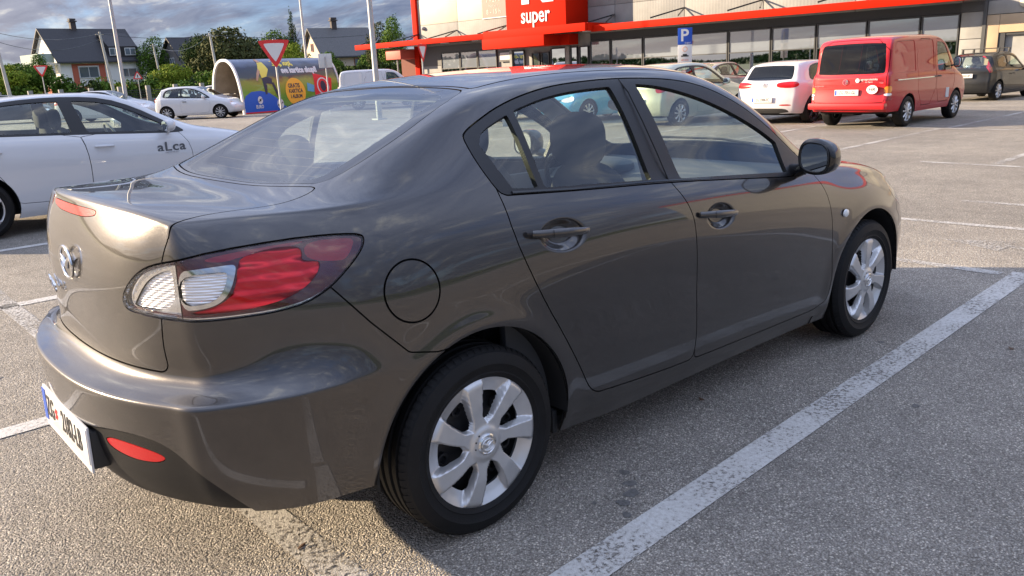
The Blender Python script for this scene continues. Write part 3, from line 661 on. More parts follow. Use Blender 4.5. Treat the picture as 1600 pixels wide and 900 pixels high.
def pole(name, label, x, y, h, r0, r1, mat, cat, group=None, lean=(0, 0)):
    o = empty(name, (x, y, 0)); tag(o, label, cat, group); mb = MB(); mb.tube([(0, 0, 0), (lean[0]*.5, lean[1]*.5, h*.5), (lean[0], lean[1], h)], [r0, (r0+r1)/2, r1], 12); mb.build('pole', mat, o); return o
def street():
    galv = pmat('galvanised_pole', (.40, .41, .42), .5, metal=.35, var=.08, vscale=3); conc = pmat('pole_concrete', (.42, .41, .38), .8, var=.1, vscale=2)
    tri_sign('yield_sign', 'large give way sign with red border in front of the painted cart shelter', 9.95, 20.6, 2.40, .98, 0)
    tri_sign('yield_sign', 'small distant give way sign left of the white house', 12.1, 58.8, 2.98, .92, 0)
    tri_sign('yield_sign', 'give way sign turned almost edge-on at the left end of the shop', 18.4, 24.85, 2.42, .86, 62)
    tri_sign('warning_sign', 'far red-bordered warning sign pointing up between the white house and the trees', 25.8, 83.0, 2.65, .95, 0, up=True, mark=1)
    o = empty('sign_back', (17.1, 30.4, 0), rot_to_cam(17.1, 30.4, 5)); tag(o, 'square sign seen from its plain grey back beside the brown-roofed house', 'road sign')
    mb = MB(); mb.box(-.29, .29, -.01, .01, 1.98, 2.58, .008); mb.build('sign_plate', pmat('sign_back_pale', (.52, .53, .53), .5), o); mb = MB(); mb.tube([(0, -.03, 0), (0, -.03, 2.45)], .03, 8); mb.build('pole', galv, o)
    # parking sign before the shop
    o = empty('parking_sign', (25.0, 16.9, 0), rot_to_cam(25, 16.9, 0)); tag(o, 'blue parking sign with white P above a white panel in front of the shop windows', 'parking sign')
    mb = MB(); mb.box(-.27, .27, -.012, .012, 2.13, 2.74, .01); mb.build('blue_plate', M['blue_print'], o)
    mb = MB(); mb.box(-.265, .265, -.012, .012, 1.46, 2.12, .01); mb.build('white_plate', M['white_print'], o)
    text_obj('letter', 'P', .62, M['white_print'], o, (-.02, -.016, 2.45), (R_(90), 0, 0), .002, bold=.012); text_obj('small_text', 'kupci', .10, M['white_print'], o, (.1, -.016, 2.19), (R_(90), 0, 0), .002)
    mb = MB(); mb.tube([(.085*math.cos(a), -.016, 1.96+.085*math.sin(a)) for a in [2*math.pi*k/20 for k in range(21)]], .012, 5, False); mb.build('time_symbol', pmat('sign_orange', (.6, .3, .2), .5), o)
    mb = MB(); mb.box(-.14, .14, -.018, -.012, 1.68, 1.73, .01); mb.box(-.08, .08, -.018, -.012, 1.73, 1.78, .01); mb.build('car_symbol', M['ink'], o); text_obj('small_text', '60 min', .10, pmat('sign_red', (.6, .15, .1), .5), o, (0, -.016, 1.56), (R_(90), 0, 0), .002)
    mb = MB(); mb.tube([(0, .03, 0), (0, .03, 2.6)], .03, 8); mb.build('pole', galv, o)
    # lamp posts (their heads stand above the picture)
    for (x, y, h, r, lb, ln) in ((11.5, 40.3, 10.5, .105, 'tall grey lamp post in front of the white house', (0, 0)), (14.64, 22.55, 10.5, .105, 'nearest tall grey lamp post, left of the red canopy', (0, 0)), (26.75, 50.2, 10.5, .10, 'slim grey lamp post right behind the painted cart shelter', (0, 0))):
        o = pole('lamp_post', lb, x, y, h, r, .055, galv, 'lamp post', 'lamp posts of the car park', ln)
        mb = MB(); mb.tube([(0, 0, h), (0, 0, h+.3), (.2, .2, h+.4)], .04, 8); mb.box(.05, .75, .12, .38, h+.36, h+.46, .03); mb.build('lamp_head', galv, o); mb = MB(); mb.box(-.2, .2, -.2, .2, 0, .04); mb.build('base_plate', galv, o)
    P = []
    for (x, y, h, lb, ln) in ((13.3, 75.9, 6.6, 'pale concrete utility pole leaning at the far left edge', (-.35, .1)), (23.65, 83.7, 6.9, 'concrete utility pole in front of the white house', (-.45, .1)), (32.9, 80.4, 6.5, 'concrete utility pole left of the painted cart shelter', (-.35, .1)), (35.0, 103, 6.7, 'wooden utility pole right of the white house', (-.4, .1)), (54.0, 80.0, 6.6, 'thin utility pole in front of the house behind the shelter', (0, 0))):
        o = pole('utility_pole', lb, x, y, h, .17, .10, conc, 'utility pole', 'utility poles along the gardens', ln); P.append(Vector((x+ln[0], y+ln[1], h-.15)))
        mb = MB(); mb.box(ln[0]-.35, ln[0]+.35, ln[1]-.05, ln[1]+.05, h-.28, h-.2); mb.build('cross_arm', conc, o)
    def wire(a, b_, sag, lb):
        mb = MB(); mb.tube([a.lerp(b_, t)-Vector((0, 0, sag*4*t*(1-t))) for t in np.linspace(0, 1, 14)], .022, 4); tag(mb.build('overhead_wire', M['gloss_black']), lb, 'cable', 'overhead wires between the utility poles')
    wire(Vector((2, 70, 7.1)), P[0], .3, 'overhead wire left of the first utility pole'); wire(P[0], P[1], .6, 'upper overhead wire across the white house'); wire(P[0]-Vector((0, 0, .7)), P[1]-Vector((0, 0, .5)), .9, 'lower sagging overhead wire across the white house')
    wire(P[1], P[2], .4, 'overhead wire above the far trees'); wire(P[3], P[2], 1.1, 'sagging wire between the wooden and the concrete pole'); wire(P[2], P[4], .5, 'overhead wire behind the cart shelter')
    # bollards seen through the rear door
    for (x, y) in ((12.6, 15.2), (13.4, 14.3)):
        mb = MB(); mb.tube([(x, y, 0), (x, y, .85)], .07, 10); tag(mb.build('bollard', galv), 'short grey bollard seen through the rear door window of the dark saloon', 'bollard', 'short grey bollards')

# ------------------------------------------------------------------ cart shelter with the printed side
def shelter():
    a = Vector((15.4, 37.4, 0)); b_ = a+Vector((math.cos(R_(9.3)), math.sin(R_(9.3)), 0))*6.1; ax = (b_-a); Ls = ax.length
    o = empty('cart_shelter', a, math.atan2(ax.y, ax.x)); tag(o, 'round-topped trolley shelter with a football advertisement printed on its side', 'cart shelter')
    rw, hh = 1.25, 2.62; n = 40
    def arc(t, d=0.):      # t 0 front foot ... 1 back foot ; front = -y
        th = math.pi*t; c, s_ = math.cos(th), math.sin(th)
        return (-(rw+d)*math.copysign(abs(c)**.85, c), (hh+d)*abs(s_)**.80)
    def strip(x0, x1, d0, d1, nm, mat, parent, m=1):
        mb = MB(); V = []
        for d in (d0, d1):
            for x in (x0, x1):
                for k in range(n+1): y, z = arc(k/n, d); V.append((x, y, z))
        m1 = n+1
        F = []
        for k in range(n): F += [(k, k+1, m1+k+1, m1+k), (2*m1+k, 2*m1+k+1, 3*m1+k+1, 3*m1+k), (k, k+1, 2*m1+k+1, 2*m1+k), (m1+k, m1+k+1, 3*m1+k+1, 3*m1+k)]
        mb.add(V, F); return mb.build(nm, mat, parent, True, 50)
    board = pmat('weathered_board', (.30, .26, .21), .8, var=.25, vscale=2)
    strip(0.05, Ls-.05, -.05, -.02, 'inner_lining', board, o); strip(-.04, .06, -.06, .06, 'end_hoop', M['white_print'], o); strip(Ls-.06, Ls+.04, -.06, .06, 'end_hoop', M['white_print'], o)
    # printed skin, built in the unrolled plane (s along, t up the side) and bent over the hoops
    def bend(s_, t, d):      # t: height as a fraction of the hoop
        y, z = arc(math.asin(min(1, max(0, t))**1.25)/math.pi, d); return (s_*Ls/9.45, y, z)
    def patch(poly, mat, nm, d, nx=1):
        P = [Vector((p[0], p[1], 0)) for p in poly]; 
        bm = bmesh.new(); vs = [bm.verts.new(p) for p in P]; bm.faces.new(vs)
        for k in range(1, 20): bmesh.ops.bisect_plane(bm, geom=list(bm.verts)+list(bm.edges)+list(bm.faces), plane_co=(0, k/20, 0), plane_no=(0, 1, 0))
        bmesh.ops.triangulate(bm, faces=bm.faces); bm.verts.index_update()
        V = [bend(v.co.x, v.co.y, d) for v in bm.verts]; F = [[v.index for v in f.verts] for f in bm.faces]; bm.free()
        return mesh_obj(nm, V, F, mat, skin, False)
    m, nt, b, L = nmat('printed_stadium'); tc = nt.nodes.new('ShaderNodeTexCoord'); sp_ = nt.nodes.new('ShaderNodeSeparateXYZ'); L.new(tc.outputs['Object'], sp_.inputs[0])
    nz = nt.nodes.new('ShaderNodeTexNoise'); nz.inputs['Scale'].default_value = 2.2; nz.inputs['Detail'].default_value = 6; L.new(tc.outputs['Object'], nz.inputs[0])
    ad = nt.nodes.new('ShaderNodeMath'); ad.operation = 'MULTIPLY_ADD'; ad.inputs[1].default_value = .7; L.new(nz.outputs[0], ad.inputs[0]); L.new(sp_.outputs[2], ad.inputs[2])
    dv2 = nt.nodes.new('ShaderNodeMath'); dv2.operation = 'DIVIDE'; dv2.inputs[1].default_value = 3.2; L.new(ad.outputs[0], dv2.inputs[0])
    r = nt.nodes.new('ShaderNodeValToRGB'); e = r.color_ramp.elements; e[0].position = .1; e[0].color = (.06, .22, .02, 1); e[1].position = .98; e[1].color = (.10, .14, .24, 1)
    for p_, c in ((.45, (.13, .30, .03)), (.58, (.20, .28, .05)), (.66, (.03, .05, .05)), (.80, (.015, .02, .045))): x = e.new(p_); x.color = c+(1,)
    L.new(dv2.outputs[0], r.inputs[0]); L.new(r.outputs[0], b.inputs['Base Color']); b.inputs['Roughness'].default_value = .35; b.inputs['Coat Weight'].default_value = .6
    skin = strip(.05, Ls-.05, 0, .02, 'printed_side', m, o)
    ye, bl, og, rd, dk, gn = pmat('print_yellow', (.75, .62, .10), .5), pmat('print_blue', (.01, .10, .48), .5), pmat('print_orange', (.85, .42, .04), .5), pmat('print_red', (.65, .02, .03), .5), pmat('print_dark', (.02, .03, .06), .5), pmat('print_grey', (.45, .5, .5), .5)
    def ell(cx, cy, rx, ry, n=28): return [(cx+rx*math.cos(2*math.pi*k/n), cy+ry*math.sin(2*math.pi*k/n)) for k in range(n)]
    W_ = 9.45
    patch([(.10, .02), (.10, .24), (.35, .33), (.9, .40), (1.7, .41), (2.5, .36), (3.1, .26), (3.5, .13), (4.2, .07), (6.4, .06), (6.4, .02)], bl, 'blue_shape', .026)
    patch([(.10, .005), (9.35, .005), (9.35, .03), (.10, .03)], rd, 'red_stripe', .030)
    # player: shirt, shorts, legs, arms, head (generic figure)
    patch([(2.1, .63), (2.55, .66), (2.95, .80), (2.75, .93), (2.35, .95), (2.05, .82)], ye, 'player_shirt', .028)
    patch([(2.1, .50), (2.45, .54), (2.9, .52), (2.98, .62), (2.6, .665), (2.1, .64)], dk, 'player_shorts', .030)
    patch([(2.12, .34), (2.28, .34), (2.42, .52), (2.1, .52)], dk, 'player_leg', .032); patch([(2.85, .54), (3.1, .34), (3.35, .20), (3.5, .20), (3.30, .36), (3.05, .56)], dk, 'player_leg', .032)
    patch(ell(2.42, .955, .16, .035), pmat('print_skin', (.5, .3, .2), .6), 'player_head', .034); patch([(2.05, .82), (1.75, .72), (1.55, .60), (1.68, .59), (1.9, .68), (2.15, .76)], pmat('print_skin2', (.5, .3, .2), .6), 'player_arm', .030)
    for cx, cy, q in ((3.35, .15, .30), (1.55, .24, .22)):
        patch(ell(cx, cy, q, q*.32), M['white_print'], 'football', .034); patch(ell(cx, cy, q*.4, q*.13, 5), M['ink'], 'football_patch', .038)
        patch(ell(cx+q*.65, cy+.02, q*.2, q*.07, 5), M['ink'], 'football_patch', .038); patch(ell(cx-q*.65, cy-.02, q*.2, q*.07, 5), M['ink'], 'football_patch', .038)
    patch(ell(4.95, .36, .95, .26, 36), og, 'orange_disc', .030)
    patch([(6.8, .28), (8.4, .20), (8.75, .58), (7.0, .70)], rd, 'red_card', .030); patch(ell(7.75, .44, .60, .165), M['white_print'], 'card_ring', .033); patch(ell(7.75, .44, .50, .14), rd, 'card_ring_inner', .036); patch(ell(7.75, .44, .28, .10), dk, 'card_centre', .039)
    patch([(6.1, .36), (6.75, .33), (6.85, .46), (6.2, .52)], pmat('print_cyan', (.1, .35, .55), .5), 'small_card', .032)
    def ptext(s_, size, x, t, mat, d, bold=.01, sx=1.):
        tt = text_obj('print_text', s_, size, mat, skin, (0, 0, 0), (0, 0, 0), 0, align='LEFT', sx=sx, bold=bold)
        for v in tt.data.vertices: v.co = bend(x+v.co.x, t+v.co.y/3.05, d)
    ptext('Igraj, kupi,', .36, 3.5, .90, ye, .03, .02, sx=1.3); ptext('sve kartice skupi!', .44, 4.1, .765, M['white_print'], .03, .03, sx=1.12)
    ptext('GRATIS', .34, 4.3, .47, dk, .036); ptext('KARTICA', .32, 4.3, .37, dk, .036); ptext('I ALBUM', .30, 4.4, .27, dk, .036); ptext('EURO', .26, 1.1, .12, M['white_print'], .034)
    # trolleys stacked inside
    wire = pmat('trolley_wire', (.25, .25, .26), .35, metal=.9)
    for k in range(5):
        c = empty('shopping_trolley', (o.location.x+(.6+k*.35)*ax.x/Ls, o.location.y+(.6+k*.35)*ax.y/Ls+.3, 0), o.rotation_euler.z); tag(c, 'wire shopping trolley in the row nested inside the round shelter', 'shopping trolley', 'trolleys nested in the shelter')
        mb = MB()
        for z in (.55, .75, .95): mb.tube([(-.4, -.25, z), (.4, -.22, z), (.4, .22, z), (-.4, .25, z), (-.4, -.25, z)], .008, 4)
        for y in (-.25, .25):
            mb.tube([(-.4, y, .98), (-.35, y, .12), (.35, y*.8, .12)], .012, 5)
        mb.tube([(-.5, -.26, 1.0), (-.5, .26, 1.0)], .018, 6); mb.build('basket', wire, c)

# ------------------------------------------------------------------ houses
def tile_mat(name, col):
    m, nt, b, L = nmat(name); tc = nt.nodes.new('ShaderNodeTexCoord'); br = nt.nodes.new('ShaderNodeTexBrick'); br.inputs['Scale'].default_value = 3; br.inputs['Color1'].default_value = tuple(col)+(1,); br.inputs['Color2'].default_value = tuple(c*.75 for c in col)+(1,); br.inputs['Mortar'].default_value = tuple(c*.4 for c in col)+(1,)
    L.new(tc.outputs['Generated'], br.inputs[0]); br.inputs['Scale'].default_value = 22; L.new(br.outputs[0], b.inputs['Base Color']); b.inputs['Roughness'].default_value = .6; return m
def house(name, label, x, y, rz, L_, D, he, hr, wall, roof, wins=(), over=.5, zb=0., chim=None, hip=0.):
    """ridge along local x; front = -y side"""
    o = empty(name, (x, y, zb), rz); tag(o, label, 'house')
    mb = MB(); mb.prism([(-D/2, 0), (D/2, 0), (D/2, he), (0, hr-.08), (-D/2, he)], -L_/2, L_/2, 'yz'); mb.build('wall', wall, o, False)
    sl = (hr-he)/(D/2); t = .16
    for s_ in (-1, 1):
        e = D/2+over; V = [(-L_/2-over, 0, hr), (L_/2+over, 0, hr), (L_/2+over, s_*e, hr-sl*e), (-L_/2-over, s_*e, hr-sl*e)]
        mb = MB(); mb.add(V+[(a, b, c+t) for a, b, c in V], [(0, 1, 2, 3), (4, 5, 6, 7), (0, 1, 5, 4), (1, 2, 6, 5), (2, 3, 7, 6), (3, 0, 4, 7)]); mb.build('roof', roof, o, False)
        mb = MB(); mb.tube([(-L_/2-over, s_*(e+.05), hr-sl*e+.02), (L_/2+over, s_*(e+.05), hr-sl*e+.02)], .08, 6); mb.build('gutter', M['plastic'], o)
    fm, gm = M['white_print'], pmat('house_glass', (.10, .13, .16), .08, coat=1)
    for (side, cx, cz, w_, h_, fr) in wins:
        f = MB(); g = MB(); a, b_ = cx-w_/2, cx+w_/2; c, d = cz-h_/2, cz+h_/2; t = .09
        def B(m_, u0, u1, z0, z1, d0, d1):
            if side == 'f': m_.box(u0, u1, -D/2-d1, -D/2-d0, z0, z1)
            elif side == 'l': m_.box(-L_/2-d1, -L_/2-d0, u0, u1, z0, z1)
        B(f, a, b_, d-t, d, .0, .08); B(f, a, b_, c, c+t, .0, .10); B(f, a, a+t, c+t, d-t, .0, .08); B(f, b_-t, b_, c+t, d-t, .0, .08); B(f, cx-.04, cx+.04, c+t, d-t, .0, .07)
        wo = f.build('window', fr or fm, o, False); B(g, a+t, b_-t, c+t, d-t, .005, .03); g.build('pane', gm, wo, False)
    if chim:
        mb = MB(); mb.box(chim-.35, chim+.35, -.3, .3, hr-.4, hr+1.0); mb.box(chim-.5, chim+.5, -.42, .42, hr+1.02, hr+1.15); mb.box(chim-.4, chim+.4, -.3, .3, hr+1.2, hr+1.45); mb.build('chimney', pmat('chimney_dark', (.06, .05, .05), .8), o, False)
    return o
def at_px(px, dist):
    d = Vector(((px-800)/FPX, .257, -1)); v = cam.matrix_world.to_3x3() @ d; v.z = 0; v.normalize(); return CAM[0]+v.x*dist, CAM[1]+v.y*dist
def houses():
    wh = pmat('white_render', (.80, .78, .74), .85, var=.05, vscale=1); rr = pmat('terracotta_paint', (.46, .12, .07), .8); dk = tile_mat('dark_roof_tiles', (.035, .033, .035)); gr = tile_mat('grey_roof_tiles', (.13, .125, .12)); bg_ = pmat('beige_render', (.55, .45, .36), .85, var=.08, vscale=1); fr = pmat('brown_frame', (.20, .06, .04), .6)
    h = house('house', 'white house with a dark tiled roof, dormer and terracotta red ground floor', 32.2, 122.8, R_(8), 10.8, 8.5, 5.6, 9.6, wh, dk, [('f', -1.9, 3.9, 2.6, 1.5, None), ('f', 3.4, 3.7, 2.4, 1.2, None), ('f', 4.6, 1.2, 1.2, 1.2, None), ('l', .8, 4.4, 1.0, 1.4, None), ('l', -1.5, 1.4, 1.0, 1.2, None)], chim=-1.2)
    mb = MB(); mb.box(-5.42, 5.42, -4.28, -4.26, 0, 2.1); mb.box(-5.44, -5.41, -4.2, 4.2, 0, 2.3); mb.build('red_plinth', rr, h, False)
    mb = MB(); mb.box(-4.0, -3.25, -4.30, -4.26, 2.2, 5.0); mb.box(-.5, .3, -4.30, -4.26, 2.2, 5.0); mb.box(-3.3, -.5, -4.29, -4.26, 4.75, 5.0); mb.build('red_window_surround', rr, h, False)
    mb = MB(); mb.prism([(-4.2, 5.4), (-4.2, 7.2), (-1.2, 9.1), (-1.2, 8.2)], 1.2, 5.2, 'yz'); mb.build('dormer', dk, h, False)
    for x in (2.0, 4.1):
        mb = MB(); mb.box(x-.75, x+.75, -4.27, -4.2, 6.0, 7.0); wv_ = mb.build('dormer_window', M['white_print'], h, False)
        for q in (-.36, .36): mb = MB(); mb.box(x+q-.3, x+q+.3, -4.29, -4.275, 6.1, 6.9); mb.build('pane', pmat('dormer_glass', (.12, .15, .18), .1, coat=1), wv_, False)
    mb = MB(); mb.box(-7.4, -5.42, -3.5, 2.5, 5.0, 5.25); mb.build('balcony', wh, h, False); mb = MB(); mb.box(-7.6, -7.5, -3.5, 2.5, 5.26, 6.4); mb.box(-7.5, -5.7, -3.5, -3.4, 5.26, 6.4); mb.build('balcony_rail', pmat('balcony_glass', (.35, .42, .38), .3), h, False)
    for y in (-3.3,): mb = MB(); mb.tube([(-7.3, y, 0), (-7.3, y, 5.0)], .2, 10); mb.tube([(-5.9, y, 0), (-5.9, y, 5.0)], .2, 10); mb.build('column', wh, h)
    house('house', 'beige house with a grey tiled roof and reddish shutters behind the cart shelter', 56.6, 96.6, R_(-8), 7.6, 7.4, 4.6, 7.9, bg_, gr, [('f', 1.4, 3.3, 2.2, 1.4, fr), ('f', -2.0, 1.3, 1.2, 1.2, fr), ('l', 0, 5.6, .9, 1.0, fr)], chim=-.6)
    house('house', 'grey house with a dark roof half hidden between the garden trees', *at_px(302, 128), R_(10), 5.5, 7, 4.2, 8.0, pmat('grey_render', (.16, .15, .15), .85), dk, [('f', 0, 3.0, 1.4, 1.2, None), ('l', 0, 4.8, 1.2, 1.2, None)])
    house('house', 'low dark-roofed house behind bushes at the far left edge', 11, 112, R_(5), 12, 8, 2.8, 5.6, pmat('brown_render', (.25, .20, .16), .85), tile_mat('brown_roof', (.10, .06, .05)), [('f', 2, 1.5, 1.4, 1.1, None)])
    # garden wall and fence along the road
    o = empty('garden_fence', (0, 0, 0)); tag(o, 'dark garden fence with grey concrete posts in front of the houses', 'fence')
    a, b_ = Vector((2, 92, 0)), Vector((58, 78, 0)); n = 22; d = (b_-a)/n; cp = pmat('fence_concrete', (.26, .25, .24), .85, var=.1); dm = pmat('fence_mesh', (.03, .035, .03), .7)
    for k in range(n+1):
        p = a+d*k; mb = MB(); mb.box(p.x-.2, p.x+.2, p.y-.2, p.y+.2, 0, 1.75, .02); mb.build('post', cp, o)
    for k in range(n):
        p, q = a+d*k, a+d*(k+1); u = d.normalized(); p = p+u*.25; q = q-u*.25; mb = MB()
        mb.quad((p.x, p.y, 0), (q.x, q.y, 0), (q.x, q.y, .5), (p.x, p.y, .5)); mb.build('low_wall', cp, o, False); mb = MB()
        for z in (.62, .85, 1.08, 1.31): mb.tube([(p.x, p.y, z), (q.x, q.y, z)], .03, 4)
        for t in np.linspace(0, 1, 12): r_ = p.lerp(q, t); mb.tube([(r_.x, r_.y, .5), (r_.x, r_.y, 1.4)], .02, 4)
        mb.build('fence_panel', dm, o)
    mb = MB(); mb.quad((-40, 74, .02), (60, 72.2, .02), (66, 80, .02), (-40, 96, .02)); tag(mb.build('grass_verge', pmat('verge_grass', (.09, .12, .035), .9, var=.3, vscale=.6), smooth=False), kind='structure')

# ------------------------------------------------------------------ trees and shrubs
def leaf_mat(name, col, col2):
    m, nt, b, L = nmat(name); g = nt.nodes.new('ShaderNodeNewGeometry'); r = nt.nodes.new('ShaderNodeValToRGB'); r.color_ramp.elements[0].color = tuple(col)+(1,); r.color_ramp.elements[1].color = tuple(col2)+(1,)
    L.new(g.outputs['Random Per Island'], r.inputs[0]); L.new(r.outputs[0], b.inputs['Base Color']); b.inputs['Roughness'].default_value = .85; b.inputs['Specular IOR Level'].default_value = .15; return m
LEAF = {}
def crown_mesh(rng, lobes, n, ls):
    """leaf quads scattered through the shells of several lobes"""
    w_ = np.array([l[3]*l[4]*l[5] for l in lobes])**.67; w_ /= w_.sum(); k = rng.choice(len(lobes), n, p=w_); Lb = np.array(lobes)[k]
    v = rng.normal(size=(n, 3)); v /= np.linalg.norm(v, axis=1, keepdims=True); rad = rng.uniform(.55, 1.02, n)**.6
    bump = 1+.16*np.sin(v[:, 0]*5+k)*np.cos(v[:, 1]*6+2*k)+.10*np.sin(v[:, 2]*9+k)
    c = Lb[:, :3]+v*Lb[:, 3:6]*(rad*bump)[:, None]
    nrm = v+rng.normal(size=(n, 3))*.55; nrm /= np.linalg.norm(nrm, axis=1, keepdims=True); a = np.cross(nrm, rng.normal(size=(n, 3))); a /= np.linalg.norm(a, axis=1, keepdims=True); b_ = np.cross(nrm, a)
    s_ = ls*rng.uniform(.6, 1.4, n)[:, None]; V = np.stack([c-a*s_, c-b_*s_*.6, c+a*s_, c+b_*s_*.6], 1).reshape(-1, 3); F = np.arange(4*n).reshape(n, 4); return V, F
def tree(name, label, x, y, h, wd, tone, kind='round', n=2600, zb=0., cat='tree', group='trees and shrubs in the gardens', trunk=True, ls=None):
    rng = np.random.default_rng(int(abs(x*31+y*17+h*7))); o = empty(name, (x, y, zb)); tag(o, label, cat, group); r = wd/2; ls = ls or max(.09, wd*.020)
    if kind == 'round': z0 = h*.30; lobes = [(0, 0, h*.62, r*.75, r*.75, h*.33)]+[(r*.55*math.cos(a), r*.55*math.sin(a), h*rng.uniform(.42, .74), r*rng.uniform(.35, .55), r*rng.uniform(.35, .55), h*rng.uniform(.14, .22)) for a in rng.uniform(0, 6.28, 8)]+[(0, 0, h*.86, r*.4, r*.4, h*.13)]
    elif kind == 'spruce': z0 = h*.1; lobes = [(rng.uniform(-.06, .06)*r, rng.uniform(-.06, .06)*r, h*t, r*(1.02-t)*1.0, r*(1.02-t)*1.0, h*.06) for t in np.linspace(.15, .98, 12)]
    else: z0 = 0; lobes = [(0, 0, h*.5, r*.85, r*.7, h*.5)]+[(r*.6*math.cos(a), r*.5*math.sin(a), h*rng.uniform(.3, .8), r*.4, r*.4, h*.25) for a in rng.uniform(0, 6.28, 5)]
    V, F = crown_mesh(rng, lobes, n, ls); mesh_obj('crown', V, F, LEAF[tone], o, False)
    if trunk:
        mb = MB(); tr = max(.06, wd*.03); mb.tube([(0, 0, 0), (.05, .03, h*.3), (0, .05, h*.6), (.05, 0, h*.85)], [tr, tr*.75, tr*.5, tr*.15], 8)
        for a in rng.uniform(0, 6.28, 6): z_ = h*rng.uniform(.3, .6); mb.tube([(0, 0, z_), (r*.35*math.cos(a), r*.35*math.sin(a), z_+h*.12), (r*.6*math.cos(a), r*.6*math.sin(a), z_+h*.2)], [tr*.5, tr*.3, tr*.1], 5)
        mb.build('trunk', M['bark'], o)
    return o
def garden():
    M['bark'] = pmat('bark', (.09, .07, .05), .9)
    LEAF.update(dark=leaf_mat('leaf_dark', (.020, .040, .010), (.060, .095, .020)), mid=leaf_mat('leaf_mid', (.040, .085, .010), (.11, .18, .025)), lime=leaf_mat('leaf_lime', (.09, .15, .012), (.24, .28, .03)), olive=leaf_mat('leaf_olive', (.035, .045, .014), (.085, .09, .03)))
    def at(px, dist):      # bearing of a column of the photograph -> ground point
        d = Vector(((px-800)/FPX, .257, -1)); v = cam.matrix_world.to_3x3() @ d; v.z = 0; v.normalize(); return CAM[0]+v.x*dist, CAM[1]+v.y*dist
    T_ = [('round', 'mid', 66, 118, 6.3, 3.4, 'bushy green tree left of the white house'), ('round', 'mid', 30, 105, 4.8, 6.5, 'low green tree at the far left behind the fence'), ('round', 'lime', 8, 100, 4.6, 6, 'yellow-green tree at the left picture edge'), ('round', 'mid', 250, 128, 8.6, 5.4, 'round green tree right of the white house'),
           ('round', 'mid', 295, 132, 8.0, 6, 'green tree behind the grey house'), ('round', 'dark', 322, 118, 8.2, 6, 'dark tree left of the olive pine'), ('round', 'olive', 362, 112, 8.6, 10, 'broad olive-dark pine behind the cart shelter'),
          ('round', 'dark', 398, 125, 7.8, 7, 'dark tree above the cart shelter'), ('round', 'mid', 436, 128, 9.0, 6.5, 'light-topped green tree left of the spruce'), ('spruce', 'dark', 465, 128, 11.8, 4.2, 'narrow dark spruce beside the beige house'), ('round', 'lime', 462, 100, 5.8, 5.2, 'yellow-green bushy tree above the white lettering of the shelter'),
          ('round', 'mid', 517, 90, 4.4, 3.2, 'green bush in front of the beige house'), ('round', 'olive', 598, 95, 7.6, 3.6, 'olive tree right of the beige house'), ('round', 'mid', 620, 92, 7.9, 3.4, 'tall green tree left of the red corner frame'), ('round', 'mid', 574, 105, 4.4, 3, 'green tree behind the clipped hedge'), ('round', 'lime', 270, 105, 4.2, 5, 'yellow-green shrubby tree in front of the grey house')]
    for kd, tn, px, ds, h, wd, lb in T_:
        x, y = at(px, ds); tree('spruce_tree' if kd == 'spruce' else 'garden_tree', lb, x, y, h, wd, tn, kd, 7000)
    rng = np.random.default_rng(3)
    SHRUB = ['%s garden shrub %s' % (t, p) for t, p in (('green', 'nearest the left picture edge behind the fence'), ('yellow-green', 'between the left edge and the small give way sign'), ('green', 'in front of the left corner of the white house'), ('dark', 'in front of the terracotta plinth left of the window'),
        ('green', 'under the terracotta framed window of the white house'), ('yellow-green', 'beside the concrete pole in front of the white house'), ('green', 'right of the tall lamp post by the white house'), ('dark', 'left of the red-bordered warning sign'), ('green', 'just right of the warning sign'),
        ('yellow-green', 'between warning sign and grey house'), ('green', 'in front of the left half of the grey house'), ('dark', 'in front of the right half of the grey house'), ('green', 'between the grey house and the concrete pole'), ('yellow-green', 'just left of the round cart shelter'), ('green', 'right behind the small give way sign'))]
    for i, px in enumerate([20, 45, 118, 135, 158, 172, 200, 214, 238, 256, 285, 305, 325, 345, 95]):
        ds = 101+rng.uniform(-3, 3); x, y = at(px, ds); tn = ['mid', 'lime', 'mid', 'dark'][i % 4]; h = rng.uniform(2.0, 3.4)
        tree('garden_shrub', SHRUB[i], x, y, h, rng.uniform(2.2, 3.6), tn, 'bush', 900, cat='shrub', trunk=False, group='shrubs behind the garden fence', ls=.16)
    # clipped hedge
    x0, y0 = at(528, 84); x1, y1 = at(655, 80); V_, F_ = [], []
    n = 5200; t = rng.uniform(0, 1, n); c = np.stack([x0+(x1-x0)*t, y0+(y1-y0)*t+rng.uniform(-.8, .8, n), rng.uniform(0, 2.6, n)], 1)
    nr = rng.normal(size=(n, 3)); nr /= np.linalg.norm(nr, axis=1, keepdims=True); a = np.cross(nr, rng.normal(size=(n, 3))); a /= np.linalg.norm(a, axis=1, keepdims=True); b_ = np.cross(nr, a); s_ = .17
    mesh_obj('clipped_hedge', np.stack([c-a*s_, c-b_*s_, c+a*s_, c+b_*s_], 1).reshape(-1, 3), np.arange(4*n).reshape(n, 4), LEAF['dark'], None, False); tag(COL.objects[-1] if False else bpy.data.objects['clipped_hedge'], 'long clipped dark green hedge between the beige house and the shop', 'hedge')
    # far wood closing the horizon all round
    n = 60000; th = rng.uniform(0, 6.28, n); rr = rng.uniform(240, 330, n); hh = 4.5+2*np.sin(th*9)+1.2*np.sin(th*23+1); c = np.stack([rr*np.cos(th), rr*np.sin(th), rng.uniform(0, 1, n)*hh], 1)
    nr = rng.normal(size=(n, 3)); nr /= np.linalg.norm(nr, axis=1, keepdims=True); a = np.cross(nr, rng.normal(size=(n, 3))); a /= np.linalg.norm(a, axis=1, keepdims=True); b_ = np.cross(nr, a); s_ = .75
